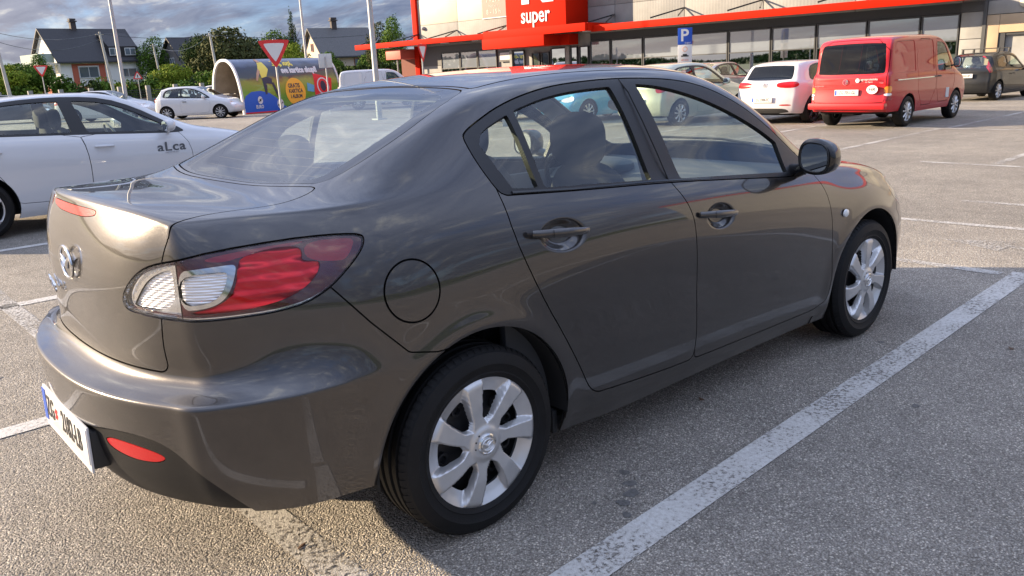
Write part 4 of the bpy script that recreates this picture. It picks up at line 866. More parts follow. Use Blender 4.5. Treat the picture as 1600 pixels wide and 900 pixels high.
    o = mesh_obj('far_wood', np.stack([c-a*s_, c-b_*s_, c+a*s_, c+b_*s_], 1).reshape(-1, 3), np.arange(4*n).reshape(n, 4), LEAF['dark'], None, False); tag(o, 'distant dark belt of trees along the horizon', 'woodland', kind='stuff')
# ------------------------------------------------------------------ the dark grey-brown saloon: control net (half, metres, x forward from rear axle)
def sedan_net():
    XS = [-.62, -.45, -.25, 0, .3, .65, 1.0, 1.4, 1.7, 2.0, 2.3, 2.55, 2.9, 3.2]
    Wd = [[.792,.815,.827,.831,.790,.768,.757,.742,.718,.680],
          [.82,.838,.847,.850,.838,.822,.812,.795,.770,.733],
          [.835,.858,.868,.872,.868,.862,.852,.832,.808,.770],
          [.835,.860,.870,.876,.877,.872,.860,.843,.822,.790],
          [.820,.848,.863,.868,.872,.874,.868,.853,.830,.803],
          [.805,.837,.858,.863,.869,.875,.873,.860,.838,.809],
          [.800,.835,.857,.862,.868,.874,.875,.865,.843,.813],
          [.800,.834,.857,.862,.868,.874,.875,.865,.843,.812],
          [.800,.834,.857,.862,.868,.873,.874,.863,.841,.808],
          [.805,.837,.857,.863,.868,.872,.872,.860,.838,.802],
          [.815,.845,.862,.868,.872,.873,.870,.857,.832,.793],
          [.820,.850,.868,.873,.876,.876,.871,.857,.830,.787],
          [.810,.840,.858,.864,.866,.865,.858,.842,.815,.772],
          [.725,.765,.785,.792,.792,.790,.782,.768,.742,.700]]
    Zd = [[.315,.39,.50,.657,.706,.775,.865,.96,1.05,1.120],
          [.31,.385,.50,.650,.700,.77,.86,.96,1.045,1.12],
          [.305,.38,.495,.643,.69,.765,.86,.96,1.045,1.115],
          [.26,.36,.48,.615,.67,.76,.86,.96,1.04,1.105],
          [.22,.32,.45,.59,.66,.76,.86,.95,1.03,1.085],
          [0.182,0.270,.42,.57,.65,.75,.85,.94,1.01,1.065],
          [0.177,0.260,.40,.55,.64,.735,.83,.915,.985,1.042],
          [0.177,0.255,.39,.53,.62,.71,.80,.885,.955,1.012],
          [0.177,0.250,.38,.52,.60,.69,.78,.86,.925,.985],
          [0.177,0.250,.37,.50,.58,.67,.75,.83,.90,.955],
          [0.182,0.260,.38,.50,.57,.645,.72,.79,.85,.905],
          [.21,.28,.38,.49,.56,.63,.70,.765,.82,.87],
          [.21,.28,.37,.47,.54,.60,.66,.72,.77,.82],
          [.20,.26,.35,.44,.50,.55,.60,.65,.70,.745]]
    rc = [(-.765,.705,.33),(-.80,.73,.40),(-.818,.741,.51),(-.825,.744,.662),(-.75,.70,.702),(-.768,.682,.78),(-.765,.675,.87),(-.766,.665,.965),(-.770,.648,1.05),(-.762,.616,1.112)]
    fc = [(3.32,.59,.20),(3.37,.61,.25),(3.39,.62,.33),(3.39,.62,.41),(3.39,.615,.46),(3.385,.61,.50),(3.38,.60,.54),(3.37,.59,.58),(3.36,.575,.62),(3.33,.55,.665)]
    S = [rc]+[[(x, w, z) for w, z in zip(Wd[i], Zd[i])] for i, x in enumerate(XS)]+[fc]
    Tt = {-.62: [(.66,1.132),(.61,1.138),(.545,1.142),(.475,1.146),(.37,1.150),(.2,1.153),(0,1.155)],
          -.45: [(.71,1.128),(.66,1.134),(.60,1.139),(.53,1.142),(.42,1.146),(.22,1.148),(0,1.15)],
          -.25: [(.748,1.134),(.70,1.162),(.64,1.186),(.576,1.204),(.44,1.214),(.24,1.214),(0,1.217)],
          0: [(.767,1.145),(.71,1.208),(.640,1.270),(.576,1.306),(.44,1.318),(.24,1.318),(0,1.321)],
          .3: [(.779,1.135),(.713,1.265),(.634,1.366),(.572,1.409),(.44,1.422),(.24,1.424),(0,1.428)],
          .65: [(.784,1.115),(.72,1.26),(.64,1.385),(.578,1.438),(.45,1.460),(.25,1.472),(0,1.476)],
          1.0: [(.787,1.09),(.722,1.245),(.642,1.388),(.58,1.443),(.45,1.470),(.25,1.482),(0,1.487)],
          1.4: [(.787,1.055),(.722,1.215),(.642,1.366),(.578,1.426),(.45,1.458),(.25,1.473),(0,1.478)],
          1.7: [(.785,1.022),(.735,1.135),(.676,1.262),(.622,1.334),(.47,1.386),(.25,1.405),(0,1.414)],
          2.0: [(.782,.985),(.748,1.045),(.712,1.108),(.668,1.165),(.49,1.238),(.26,1.270),(0,1.285)],
          2.3: [(.772,.935),(.745,.958),(.71,.970),(.66,.985),(.50,1.045),(.26,1.105),(0,1.125)],
          2.55: [(.767,.90),(.735,.922),(.70,.934),(.64,.943),(.48,.957),(.26,.978),(0,.985)],
          2.9: [(.75,.85),(.715,.873),(.68,.884),(.62,.895),(.46,.910),(.26,.920),(0,.924)],
          3.2: [(.683,.775),(.65,.797),(.61,.810),(.55,.824),(.42,.843),(.25,.855),(0,.859)]}
    r0 = [(-.780,.584,1.126),(-.792,.545,1.136),(-.808,.47,1.147),(-.825,.38,1.155),(-.841,.27,1.161),(-.853,.14,1.165),(-.858,0,1.167)]
    f0 = [(3.36,.52,.690),(3.39,.49,.702),(3.415,.43,.715),(3.44,.36,.727),(3.47,.26,.738),(3.49,.14,.744),(3.50,0,.746)]
    T = [[S[0][-1]]+r0]+[[S[i+1][-1]]+[(x, w, z) for w, z in Tt[x]] for i, x in enumerate(XS)]+[[S[-1][-1]]+f0]
    cr = [(-.95,.32),(-.985,.40),(-1.0,.50),(-1.01,.652),(-.93,.69),(-.905,.77),(-.903,.865),(-.902,.965),(-.882,1.08),(-.852,1.167)]
    cf = [(3.50,.20),(3.55,.25),(3.58,.33),(3.59,.41),(3.59,.46),(3.585,.50),(3.58,.55),(3.57,.61),(3.55,.68),(3.50,.746)]
    fr = [1, .90, .79, .67, .53, .37, .19, 0]
    def endp(c, cc):
        G = []
        for n, ((x, w, z), (xc, zc)) in enumerate(zip(c, cc)):
            p = 3.4 if n > 4 else 2.5
            G.append([(x+(xc-x)*(1-f**p), w*f, z+(zc-z)*(1-f**2)) for f in fr])
        return G
    return dict(S=S, T=T, R=endp(rc, cr), F=endp(fc, cf))
SEDAN_CREASE = [('S', 3, 0, 2, .8), ('S', 3, 2, 3, .4), ('R', 3, 0, 7, .8), ('R', 9, 0, 7, .5)]
# ------------------------------------------------------------------ wheel with plastic cover
def wheel(name, parent, loc, R=.316, W=.20, rim=.214, kind='cover', phase=1.8, right=True, detail=2, mat=None, outer=None):
    """axis along y; outer face towards -y when right"""
    sg = -1 if right else 1
    o = empty(name, loc, 0, parent)
    n = {2: 96, 1: 40, 0: 24}[detail]; h = W/2
    prof = [(rim-.004, h*.80), (rim+.006, h*.93), (rim+.018, h*.985), (rim+.021, h*1.012), (rim+.025, h*1.0), (rim+.048, h*1.055), (rim+.051, h*1.075), (rim+.056, h*1.06), (R-.035, h*1.03), (R-.016, h*.95), (R-.006, h*.80)]
    tread = []
    if detail == 2:
        for g0 in (.62, .22, -.22, -.62):
            tread += [(R-.001, (g0+.10)*h), (R-.010, (g0+.085)*h), (R-.010, (g0-.085)*h), (R-.001, (g0-.10)*h)]
    else: tread = [(R, h*.5), (R, -h*.5)]
    prof = prof+tread+[(r, -y) for r, y in prof[::-1]]
    mb = MB(); mb.lathe([(r, y*1.0) for r, y in prof], (0, 0, 0), 'y', n)
    if detail == 2:      # shoulder blocks between the sipes
        for k in range(72):
            a = 2*math.pi*k/72
            for s2 in (1, -1):
                V = []
                for (r, y) in ((R-.022, .97), (R-.0055, .83), (R+.0012, .70), (R-.012, .70)):
                    for da in (-.030, .030): V.append(((r)*math.cos(a+da), s2*y*h*1.005, (r)*math.sin(a+da)))
                mb.add(V, [(0, 1, 3, 2), (2, 3, 5, 4), (4, 5, 7, 6), (0, 2, 4, 6), (1, 7, 5, 3)])
    mb.build('tyre', M['tyre'], o, True, 30)
    mr = mat or M['rim']
    # inner steel wheel
    st = MB(); st.lathe([(rim-.004, sg*h*.80), (rim-.02, sg*h*.45), (rim-.03, -sg*h*.2), (rim-.03, -sg*h*.9), (rim, -sg*h*.95)], (0, 0, 0), 'y', 32)
    st.lathe([(rim-.028, sg*h*.18), (rim*.75, sg*h*.34), (rim*.5, sg*h*.30), (rim*.3, sg*h*.45), (.001, sg*h*.45)], (0, 0, 0), 'y', 32)
    if detail == 2:
        for k in range(10):
            a = 2*math.pi*k/10+.2; c = (.64*rim*math.cos(a), sg*h*.36, .64*rim*math.sin(a))
            st.lathe([(.022, 0), (.022, sg*.012), (.014, sg*.012), (.012, 0)], c, 'y', 10)
    st.build('steel_wheel', M['steel'], o, True, 40)
    # face: polar sheet with openings
    nr, na = (34, 280) if detail == 2 else ((12, 90) if detail == 1 else (9, 60))
    rs = np.linspace(.0, 1., nr+1)[1:]; an = np.linspace(0, 2*np.pi, na, endpoint=False)
    rr, aa = np.meshgrid(rs, an, indexing='ij'); ns = {'cover': 7, 'alloy': 5, 'multi': 9}[kind]
    tw = {'cover': .22, 'alloy': 0., 'multi': .0}[kind]
    def spoke(r, a):
        """signed distance-ish: >0 inside spoke (in units of rim radius)"""
        u = a-phase*1.0+sg*tw*(r-.55)*(-1)
        u = (u+np.pi/ns) % (2*np.pi/ns)-np.pi/ns
        wd = {'cover': .078+.100*np.clip((r-.32)/.68, 0, 1)**.9+.12*np.clip((.44-r)/.2, 0, 1), 'alloy': .11+.03*r, 'multi': .045+.05*r}[kind]
        return wd-np.abs(u)*np.maximum(r, .15)
    sp = spoke(rr, aa)
    sm = np.clip(sp/.030+.5, 0, 1); sm = sm*sm*(3-2*sm)
    dome = .012*(1-rr**2)
    bowl = {'cover': np.interp(rr, [0, .3, .42, .74, .88, 1], [.010, .000, -.018, -.026, -.014, .0]), 'alloy': np.interp(rr, [0, .3, .9, .95, 1], [0, -.02, -.04, 0, 0]), 'multi': np.interp(rr, [0, .3, .9, .95, 1], [0, -.02, -.04, 0, 0])}[kind]
    face = np.interp(rr, [0, .22, .3, .6, .93, .97, 1.], [.014, .014, .006, .012, .010, .006, 0])
    H = bowl*(1-sm)+face*sm
    V = np.stack([rr*(rim+.004)*np.cos(aa), sg*(h*.80+.012+H), rr*(rim+.004)*np.sin(aa)], -1).reshape(-1, 3)
    V = np.concatenate([V, [[0, sg*(h*.80+.012+.014), 0]]])
    F = []
    idx = np.arange(nr*na).reshape(nr, na); nx = np.roll(idx, -1, 1)
    q = np.stack([idx[:-1], idx[1:], nx[1:], nx[:-1]], -1).reshape(-1, 4)
    T = np.concatenate([q[:, [0, 1, 2]], q[:, [0, 2, 3]], np.stack([np.full(na, nr*na), idx[0], nx[0]], 1)])
    if sg > 0: T = T[:, ::-1].copy()
    Nn = calc_normals(V, T)
    if Nn[-1, 1]*sg < 0: T = T[:, ::-1].copy(); Nn = -Nn
    sk = Skin(V, Nn, T)
    r_in, r_out = {'cover': (.36, .78), 'alloy': (.27, .93), 'multi': (.27, .93)}[kind]
    def hole(V, N):
        r = np.hypot(V[:, 0], V[:, 2])/(rim+.004); a = np.arctan2(V[:, 2], V[:, 0])
        s_ = spoke(r, a)+.008; b = r_in-r; c = r-r_out
        k = .05; d = np.maximum(np.maximum(s_, b), c)
        e = np.sqrt(np.maximum(s_+k, 0)**2+np.maximum(np.maximum(b, c)+k, 0)**2)-k
        return np.where((s_ > -k) & (np.maximum(b, c) > -k), e, d)*rim
    sk.N = Nn
    _, sk2 = sk.cut(hole, 0)
    rimo = sk2.obj('wheel_cover' if kind == 'cover' else 'rim', mr, o, rim=.016 if detail == 2 else .01)
    mb = MB(); mb.lathe([(rim+.005, sg*(h*.80+.0125)), (rim+.003, sg*(h*.80+.002)), (rim-.002, sg*(h*.7))], (0, 0, 0), 'y', n)
    mb.build('rim_lip', mr, o, True, 30)
    yb = sg*(h*.80+.0255)
    mb = MB(); mb.lathe([(.036, 0), (.036, sg*.004), (.031, sg*.0065), (.029, sg*.004), (.001, sg*.004)], (0, yb, 0), 'y', 32)
    cap = mb.build('centre_cap', M['chrome'] if detail == 2 else mr, o, True, 40)
    if detail == 2 and kind == 'cover':
        emblem_winged('emblem', M['chrome'], o, (0, yb+sg*.008, 0), .024, sg)
        mb = MB()
        for k in range(3):
            a = phase+.45+k*.5; mb.lathe([(.0028, 0), (.0028, sg*.0015), (.0005, sg*.002)], (.047*math.cos(a), sg*(h*.8+.0262), .047*math.sin(a)), 'y', 8)
        mb.build('cover_dot', M['ink'], o)
    return o
def emblem_winged(name, mat, parent, loc, r, sg=-1, plane='y', thick=.0022):
    """oval ring with a spread-wing V inside; sg: outward sign along the axis"""
    mb = MB(); n = 40; ring = []
    for k in range(n+1):
        a = 2*math.pi*k/n; ring.append((r*1.0*math.cos(a), r*.80*math.sin(a)))
    def P(u, v, d=0):
        return (u, d, v) if plane == 'y' else (d, -u*sg, v)
    mb.tube([P(u, v) for u, v in ring], r*.085, 8, cap=False)
    for s in (1, -1):
        wing = [(0, -.28), (.12, -.05), (.32, .12), (.56, .24), (.86, .36)]
        pts = [P(s*u*r, v*r, 0) for u, v in wing]
        mb.tube(pts, [r*.10, r*.12, r*.11, r*.09, r*.06], 6)
        low = [(.86, .36), (.80, .05), (.62, -.30)]
        mb.tube([P(s*u*r, v*r, 0) for u, v in low], [r*.05, r*.06, r*.05], 6)
    return mb.build(name, mat, parent, True, 60, loc=loc)

# ------------------------------------------------------------------ main saloon
def smooth01(t): t = np.clip(t, 0, 1); return t*t*(3-2*t)
def build_sedan():
    car = empty('saloon_car', (0, 0, 0))
    tag(car, 'large dark grey-brown four-door saloon with silver seven-spoke wheel covers filling the foreground', 'car')
    V, N, T = shell(sedan_net(), 4, SEDAN_CREASE, 1)
    P = M['graphite']
    sk = Skin(V, N, T)
    # ---- dents and lips worked into the skin
    def dent(cx, cz, rx, rz, depth, tilt=0., p=2.0):
        nonlocal sk
        ca, sa = math.cos(tilt), math.sin(tilt)
        def f(V, N):
            u = ((V[:, 0]-cx)*ca+(V[:, 2]-cz)*sa)/rx; w = (-(V[:, 0]-cx)*sa+(V[:, 2]-cz)*ca)/rz
            return (np.sqrt(u*u+w*w)-1)*min(rx, rz)
        for _ in range(2):
            d = f(sk.V, sk.N); tt = sk.T; sel = (d[tt].min(1) < .012) & (np.abs(sk.V[tt][:, :, 1]).mean(1) > .7)
            sk = refine_sel(sk, sel)
        d = f(sk.V, sk.N)/min(rx, rz); m = (d < .35) & (np.abs(sk.V[:, 1]) > .7)
        s = smooth01((.12-d[m])/.62)*depth
        sk.V[m, 1] -= np.sign(sk.V[m, 1])*s
        # new normals inside the dent only
        nn = calc_normals(sk.V, sk.T); mm = (d < .25) & (np.abs(sk.V[:, 1]) > .7); sk.N[mm] = nn[mm]
    dent(.392, .932, .098, .052, .026, -.08)
    dent(1.283, .863, .092, .050, .026, -.08)
    # flared lips over the wheels
    for cx in (0, 2.64):
        r = np.hypot(sk.V[:, 0]-cx, sk.V[:, 2]-.31); m = (np.abs(sk.V[:, 1]) > .6) & (r < .55) & (r > .3)
        s = .007*np.exp(-((r[m]-.40)/.045)**2); sk.V[m, 1] += np.sign(sk.V[m, 1])*s
    nn = calc_normals(sk.V, sk.T); m = (np.abs(sk.V[:, 1]) > .6) & (sk.V[:, 2] < .80) & ((np.hypot(sk.V[:, 0], sk.V[:, 2]-.31) < .56) | (np.hypot(sk.V[:, 0]-2.64, sk.V[:, 2]-.31) < .56))
    sk.N[m] = nn[m]
    # ---- wheel arches
    for cx in (0, 2.64):
        _, sk = sk.cut(circle_f(cx, .31, .392 if cx == 0 else .384, lambda V, N: .55-np.abs(V[:, 1])), 0, 2)
    whole = sk.copy()
    gap = .0045
    # ---- black side window surround and its glass
    xa = lambda V: .565+np.clip(V[:, 0]-1.35, 0, 1)*.185
    fr_cond = lambda V, N: xa(V)-np.abs(V[:, 1])
    FRAME = [(.124,1.27),(.145,1.288),(.196,1.312),(.322,1.361),(.487,1.398),(.657,1.417),(.955,1.425),(1.285,1.407),(1.486,1.368),(1.683,1.290),(1.845,1.196),(1.979,1.098),(2.075,1.015),(2.075,1.01),(2.06,.938),(2.055,.937),(1.852,.948),(1.5,.984),(1.003,1.030),(.514,1.062),(.205,1.086),(.195,1.087),(.166,1.101),(.130,1.19)]
    frame, sk = sk.cut(region(FRAME, 'side', 2, fr_cond), gap, 2)
    G1 = [(.190,1.272),(.192,1.276),(.222,1.292),(.279,1.313),(.325,1.327),(.330,1.327),(.331,1.318),(.331,1.196),(.338,1.103),(.338,1.096),(.33,1.094),(.24,1.103),(.232,1.104),(.225,1.11),(.189,1.19),(.171,1.242),(.171,1.248)]
    G2 = [(.366,1.338),(.37,1.342),(.532,1.376),(.691,1.391),(.868,1.395),(.876,1.394),(.881,1.38),(.895,1.26),(.912,1.06),(.912,1.053),(.905,1.051),(.38,1.089),(.372,1.090),(.366,1.10),(.361,1.215),(.362,1.33)]
    G3 = [(1.030,1.395),(1.036,1.398),(1.162,1.385),(1.301,1.356),(1.475,1.304),(1.662,1.229),(1.812,1.155),(1.90,1.100),(1.904,1.094),(1.903,1.075),(1.898,.975),(1.895,.968),(1.885,.966),(1.5,1.001),(1.098,1.033),(1.090,1.035),(1.086,1.045),(1.070,1.153),(1.050,1.269),(1.030,1.385)]
    panes = []
    for g in (G1, G2, G3):
        a, frame = frame.cut(region(g, 'side', 2), 0, 2); panes.append(a)
    for sg in (-1, 1):
        for p_, nm in zip(panes, ('quarter_window', 'door_window', 'door_window')):
            p_.side(sg).offset(-.010).obj(nm, M['glass'], car, 0)
        frame.side(sg).obj('window_frame', M['trim'], car, .02)
    # chrome-less waist strip: a thin bead under the glass
    for sg in (-1, 1):
        mb = MB()
        zz = [(.22, 1.092), (.5, 1.068), (.9, 1.044), (1.0, 1.036), (1.5, .992), (1.9, .955), (2.02, .946)]
        ww = [(x, sg*(float(np.interp(x, [0, .3, .65, 1., 1.4, 1.7, 2.0, 2.3], [.79, .803, .809, .813, .812, .808, .802, .793]))+.0005), z) for x, z in zz]
        mb.tube(ww, .006, 6); mb.build('waist_seal', M['gloss_black'], car)
    # divider bar and B pillar seam
    for sg in (-1, 1):
        mb = MB(); mb.box(-.002, .002, -.001, .001, 0, .33); 
        mb2 = MB(); pts = [(1.008, .812, 1.036), (.985, .775, 1.14), (.965, .722, 1.26), (.955, .660, 1.37), (.953, .612, 1.418)]
        mb2.tube([(x, sg*(y+.004), z) for x, y, z in pts], .0030, 4); mb2.build('pillar_seam', M['under'], car)
    # ---- glass front and back with a printed black border
    def screen(poly, inner, cond, nm, gmat):
        nonlocal sk
        a, sk = sk.cut(region(poly, 'top', 2, cond), .006, 1)
        a = a.offset(-.002)
        b, ring = a.cut(region(inner, 'top', 2), 0, 1)
        g = b.obj(nm, gmat, car, 0); ring.obj('glass_border', M['gloss_black'], g, .006)
    RW = [(-.405,-.3),(-.405,.039),(-.398,.25),(-.377,.40),(-.345,.53),(-.335,.555),(-.30,.578),(-.209,.586),(-.007,.576),(.19,.532),(.262,.508),(.285,.49),(.292,.47),(.315,.3),(.325,.1),(.325,-.3)]
    RI = [(-.392,-.3),(-.392,.039),(-.383,.25),(-.360,.39),(-.325,.505),(-.30,.525),(-.27,.53),(-.18,.530),(.0,.520),(.16,.488),(.215,.468),(.232,.45),(.245,.3),(.25,.1),(.25,-.3)]
    zc = lambda V, N: 1.10-V[:, 2]
    screen(RW, RI, zc, 'rear_window', M['glass_rear'])
    WS = [(2.51,-.3),(2.51,.1),(2.48,.35),(2.42,.55),(2.36,.635),(2.33,.645),(2.1,.652),(1.9,.634),(1.7,.598),(1.55,.565),(1.50,.55),(1.475,.52),(1.49,.3),(1.50,.1),(1.50,-.3)]
    WI = [(2.45,-.3),(2.45,.1),(2.42,.35),(2.36,.52),(2.31,.598),(2.28,.61),(2.1,.618),(1.9,.60),(1.7,.563),(1.60,.54),(1.55,.52),(1.53,.48),(1.54,.3),(1.55,.1),(1.55,-.3)]
    screen(WS, WI, lambda V, N: .85-V[:, 2], 'windscreen', M['glass'])
    # ---- roof skin between the two ditches
    RF = [(.335,-.3),(.335,.3),(.315,.47),(.31,.505),(.34,.520),(.50,.524),(.67,.528),(.90,.545),(1.2,.556),(1.42,.556),(1.475,.55),(1.47,.52),(1.475,.3),(1.48,-.3)]
    roof, sk = sk.cut(region(RF, 'top', 1, lambda V, N: 1.3-V[:, 2]), .010, 1)
    roof.obj('roof', P, car, .012)
    # ---- tail lamps wrapping the corner
    LP = [(-.475,.906),(-.47,.92),(-.457,.935),(-.426,.960),(-.375,.990),(-.323,1.010),(-.254,1.024),(-.186,1.033),(-.035,1.053),(.186,1.063),(.334,1.061),(.425,1.054),(.452,1.047),(.460,1.041),(.462,1.030),(.455,1.011),(.430,.984),(.376,.942),(.331,.915),(.264,.891),(.177,.880),(.088,.876),(-.091,.873),(-.218,.873),(-.323,.876),(-.438,.882),(-.465,.890)]
    lampc = lambda V, N: np.maximum(V[:, 0]+.2, V[:, 2]-1.2)
    lamp, sk = sk.cut(region(LP, 'diag', 1, lampc), .005, 2)
    LI = [(lambda a, b: (a, b))(*p) for p in LP]
    # ---- fuel flap
    fuel, sk = sk.cut(circle_f(-.221, .869, .0905, lambda V, N: V[:, 1]+.5), .006, 2)
    fuel.obj('fuel_flap', P, car, .012)
    # ---- boot lid
    frear = region([(-.3,.714),(.30,.716),(.515,.716),(.530,.719),(.541,.727),(.548,.742),(.556,.88),(.566,1.0),(.583,1.06),(.594,1.09),(.594,1.4),(-.3,1.4)], 'rear', 1, lambda V, N: V[:, 0]+.35)
    ftop = region([(-.425,-.3),(-.425,.05),(-.416,.26),(-.395,.41),(-.365,.53),(-.352,.570),(-.36,.590),(-.40,.600),(-.50,.604),(-.6,.600),(-.66,.597),(-.7,.594),(-1.2,.594),(-1.2,-.3)], 'top', 1, lambda V, N: 1.0-V[:, 2])
    def flid(V, N): return np.where(V[:, 2] > 1.09, ftop(V, N), frear(V, N))
    boot, sk = sk.cut(flid, gap, 2)
    # brake light in the lip
    b3, boot = boot.cut(region([(-.3,1.141),(.10,1.141),(.205,1.1395),(.222,1.137),(.226,1.131),(.218,1.124),(.17,1.117),(.10,1.112),(-.3,1.112)], 'rear', 1, lambda V, N: V[:, 0]+.6), .002, 2)
    bo = boot.obj('boot_lid', P, car, .014)
    b3.offset(.001).obj('brake_light', M['red_lens'], car, .004)
    # ---- bumpers
    RB = [(-1.3,-.2),(-.05,-.2),(-.05,.4),(-.12,.676),(-.17,.677),(-.255,.695),(-.265,.700),(-.363,.806),(-.452,.918),(-.50,.96),(-1.3,.96)]
    bump, sk = sk.cut(region(RB, 'side', 0), gap, 1)
    VL = [(-1.6,.50),(-.9,.505),(-.78,.515),(-.69,.530),(-.611,.545),(-.469,.556),(-.35,.553),(-.28,.540),(-.22,.516),(-.13,.464),(-.066,.415),(-.02,.365),(.03,.30),(.05,.1),(-1.6,.1)]
    val, bump = bump.cut(region(VL, 'diag', 1), .002, 1)
    bump.obj('rear_bumper', P, car, .012)
    RF_ = [(-.655,.494),(-.64,.502),(-.60,.509),(-.50,.512),(-.40,.509),(-.335,.502),(-.312,.494),(-.318,.485),(-.36,.472),(-.42,.465),(-.50,.461),(-.60,.468),(-.645,.480)]
    refl, val = val.cut(region(RF_, 'diag', 1), .003, 2)
    vo = val.offset(-.009).obj('bumper_valance', M['valance'], car, .015)
    for sg in (-1, 1):
        refl.side(sg).offset(-.010).obj('reflector', M['red_lens'], car, .006)
    # lamp bodies
    def ridge(V, N): return V
    for sg in (-1, 1):
        for (lo, hi, nm) in ((-.6, -.197, 'inner_tail_lamp'), (-.191, .6, 'tail_lamp')):
            q = lambda V, N: np.maximum(lo-(V[:, 0]+np.abs(V[:, 1])), (V[:, 0]+np.abs(V[:, 1]))-hi)
            piece, _ = lamp.side(sg).cut(q, 0, 0)
            lens = piece.offset(.001).obj(nm, M['lens'], car, .004)
            base = piece.offset(-.014)
            LI_ = [(a, b) for a, b in LP]
            # chrome-coloured edge, then the coloured chambers
            dpoly = region(LP, 'diag', 1)
            core, edge = base.cut(lambda V, N: dpoly(V, N)+.012, 0, 2)
            e1, e2 = edge.cut(lambda V, N: dpoly(V, N)+.0045, 0, 2); e1.obj('lamp_edge', M['smoke_lens'], lens, 0); e2.obj('lamp_bezel', M['chrome'], lens, 0)
            if nm == 'inner_tail_lamp':
                c2, c1 = core.cut(region([(-.43,.892),(-.415,.906),(-.36,.955),(-.31,.982),(-.25,1.0),(-.215,1.004),(-.205,.99),(-.215,.893)], 'diag', 2), 0, 2)
                c1.obj('lamp_housing', M['chrome'], lens, 0); c2.offset(-.006).obj('lamp_reflector', M['reflector'], lens, .004)
            else:
                c2, c1 = core.cut(region([(-.185,1.002),(-.10,1.008),(.0,1.012),(.028,1.011),(.026,.99),(.012,.955),(-.010,.928),(-.045,.910),(-.10,.901),(-.188,.896)], 'diag', 2), 0, 2)
                c2o, c2i = c2.cut(region([(-.185,.990),(-.01,.998),(.0,.985),(-.012,.955),(-.035,.93),(-.075,.915),(-.188,.908)], 'diag', 2), 0, 2)
                c2i.obj('lamp_housing', M['chrome'], lens, 0); c2o.offset(-.008).obj('lamp_reflector', M['reflector'], lens, .004)
                c3, c1 = c1.cut(region([(.035,1.014),(.05,1.030),(.15,1.044),(.235,1.040),(.250,1.02),(.245,1.0),(.30,.995),(.310,.985),(.295,.955),(.25,.925),(.19,.905),(.09,.892),(-.02,.888),(-.15,.886),(-.15,.892),(-.05,.905),(.0,.925),(.025,.955)], 'diag', 2), 0, 2)
                c3.offset(-.006).obj('lamp_red_chamber', M['red_reflector'], lens, .003)
                c4, c1 = c1.cut(region([(.25,1.048),(.40,1.044),(.425,1.032),(.40,.99),(.37,.985),(.26,1.0)], 'diag', 2), 0, 2)
                c4.obj('lamp_dark_red', M['dred_lens'], lens, 0)
                c5, c1 = c1.cut(region([(-.10,1.030),(.04,1.044),(.25,1.052),(.25,1.045),(.05,1.030),(-.02,1.018)], 'diag', 2), 0, 2)
                c5.obj('lamp_dark_red', M['dred_lens'], lens, 0)
                c1.obj('lamp_smoke', M['smoke_lens'], lens, 0)
            # dark seal round the lens
    # ---- doors
    RD = [(.160,1.13),(.166,1.101),(.181,.96),(.226,.835),(.288,.712),(.364,.595),(.445,.456),(.490,.375),(.515,.340),(.549,.318),(.575,.312),(.803,.294),(1.049,.281),(1.115,.280),(1.133,.284),(1.142,.296),(1.146,.32),(1.147,.365),(1.131,.591),(1.105,.858),(1.092,.905),(1.070,.955),(1.020,1.025),(1.005,1.05),(1.0,1.06)]
    dc = lambda V, N: .60-np.abs(V[:, 1])
    d1, sk = sk.cut(region(RD, 'side', 1, dc), gap, 1)
    FD = [(1.002,1.05),(1.020,1.025),(1.070,.955),(1.092,.905),(1.105,.858),(1.131,.591),(1.147,.365),(1.146,.32),(1.150,.295),(1.165,.279),(1.20,.277),(1.611,.268),(2.08,.262),(2.15,.268),(2.205,.285),(2.228,.304),(2.240,.37),(2.241,.453),(2.225,.60),(2.210,.70),(2.192,.80),(2.165,.88),(2.12,.945),(2.08,.99),(2.05,1.05)]
    d2, sk = sk.cut(region(FD, 'side', 1, dc), gap, 1)
    for sg in (-1, 1):
        for d, nm, hx, hz in ((d1, 'rear_door', .367, .950), (d2, 'front_door', 1.260, .878)):
            do = d.side(sg).obj(nm, P, car, .014)
            # pull handle: fixed cap, grip and backing cup
            mb = MB(); n = 14; pts = []; rad = []
            for k in range(n+1):
                t = k/n; x = hx-.125+.25*t; z = hz+.012-.026*t
                bow = .034*math.sin(math.pi*min(1, max(0, (t*1.0))))**.45
                yb = float(np.interp(x, [.2, .5, 1.1, 1.4], [.862, .868, .868, .868]))+.000
                pts.append((x, sg*(yb+.006+bow*.72), z)); rad.append(.0155*(.55+.45*math.sin(math.pi*min(1, .12+t*.80))))
            mb.tube(pts, rad, 12)
            for i in range(0, len(mb.V)):
                x, y, z = mb.V[i]; k = i//12; yc = pts[k][1]; mb.V[i] = (x, yc+(y-yc)*.62, z)
            h = mb.build('door_handle', P, do, True, 60)
            mb = MB(); x0 = hx-.062; z0 = hz+.0055
            yk = abs(pts[3][1]); mb.tube([(x0, sg*(yk+.0102), z0+.0135), (x0+.001, sg*(yk+.0128), z0), (x0, sg*(yk+.010), z0-.0135)], .0009, 4)
            mb.build('handle_seam', M['under'], h)
    # ---- front: wing, bonnet, bumper, lamps, grille
    HL = [(2.12,.735),(2.16,.765),(2.22,.79),(2.32,.800),(2.45,.795),(2.60,.765),(2.85,.70),(2.92,.672),(2.93,.655),(2.80,.632),(2.60,.622),(2.40,.625),(2.25,.655),(2.16,.69)]
    hl, sk = sk.cut(region(HL, 'fdiag', 1, lambda V, N: 2.75-V[:, 0]), .005, 1)
    for sg in (-1, 1):
        h = hl.side(sg).offset(.001).obj('headlamp', M['lens'], car, .004)
        hl.side(sg).offset(-.02).obj('lamp_reflector', M['reflector'], h, 0)
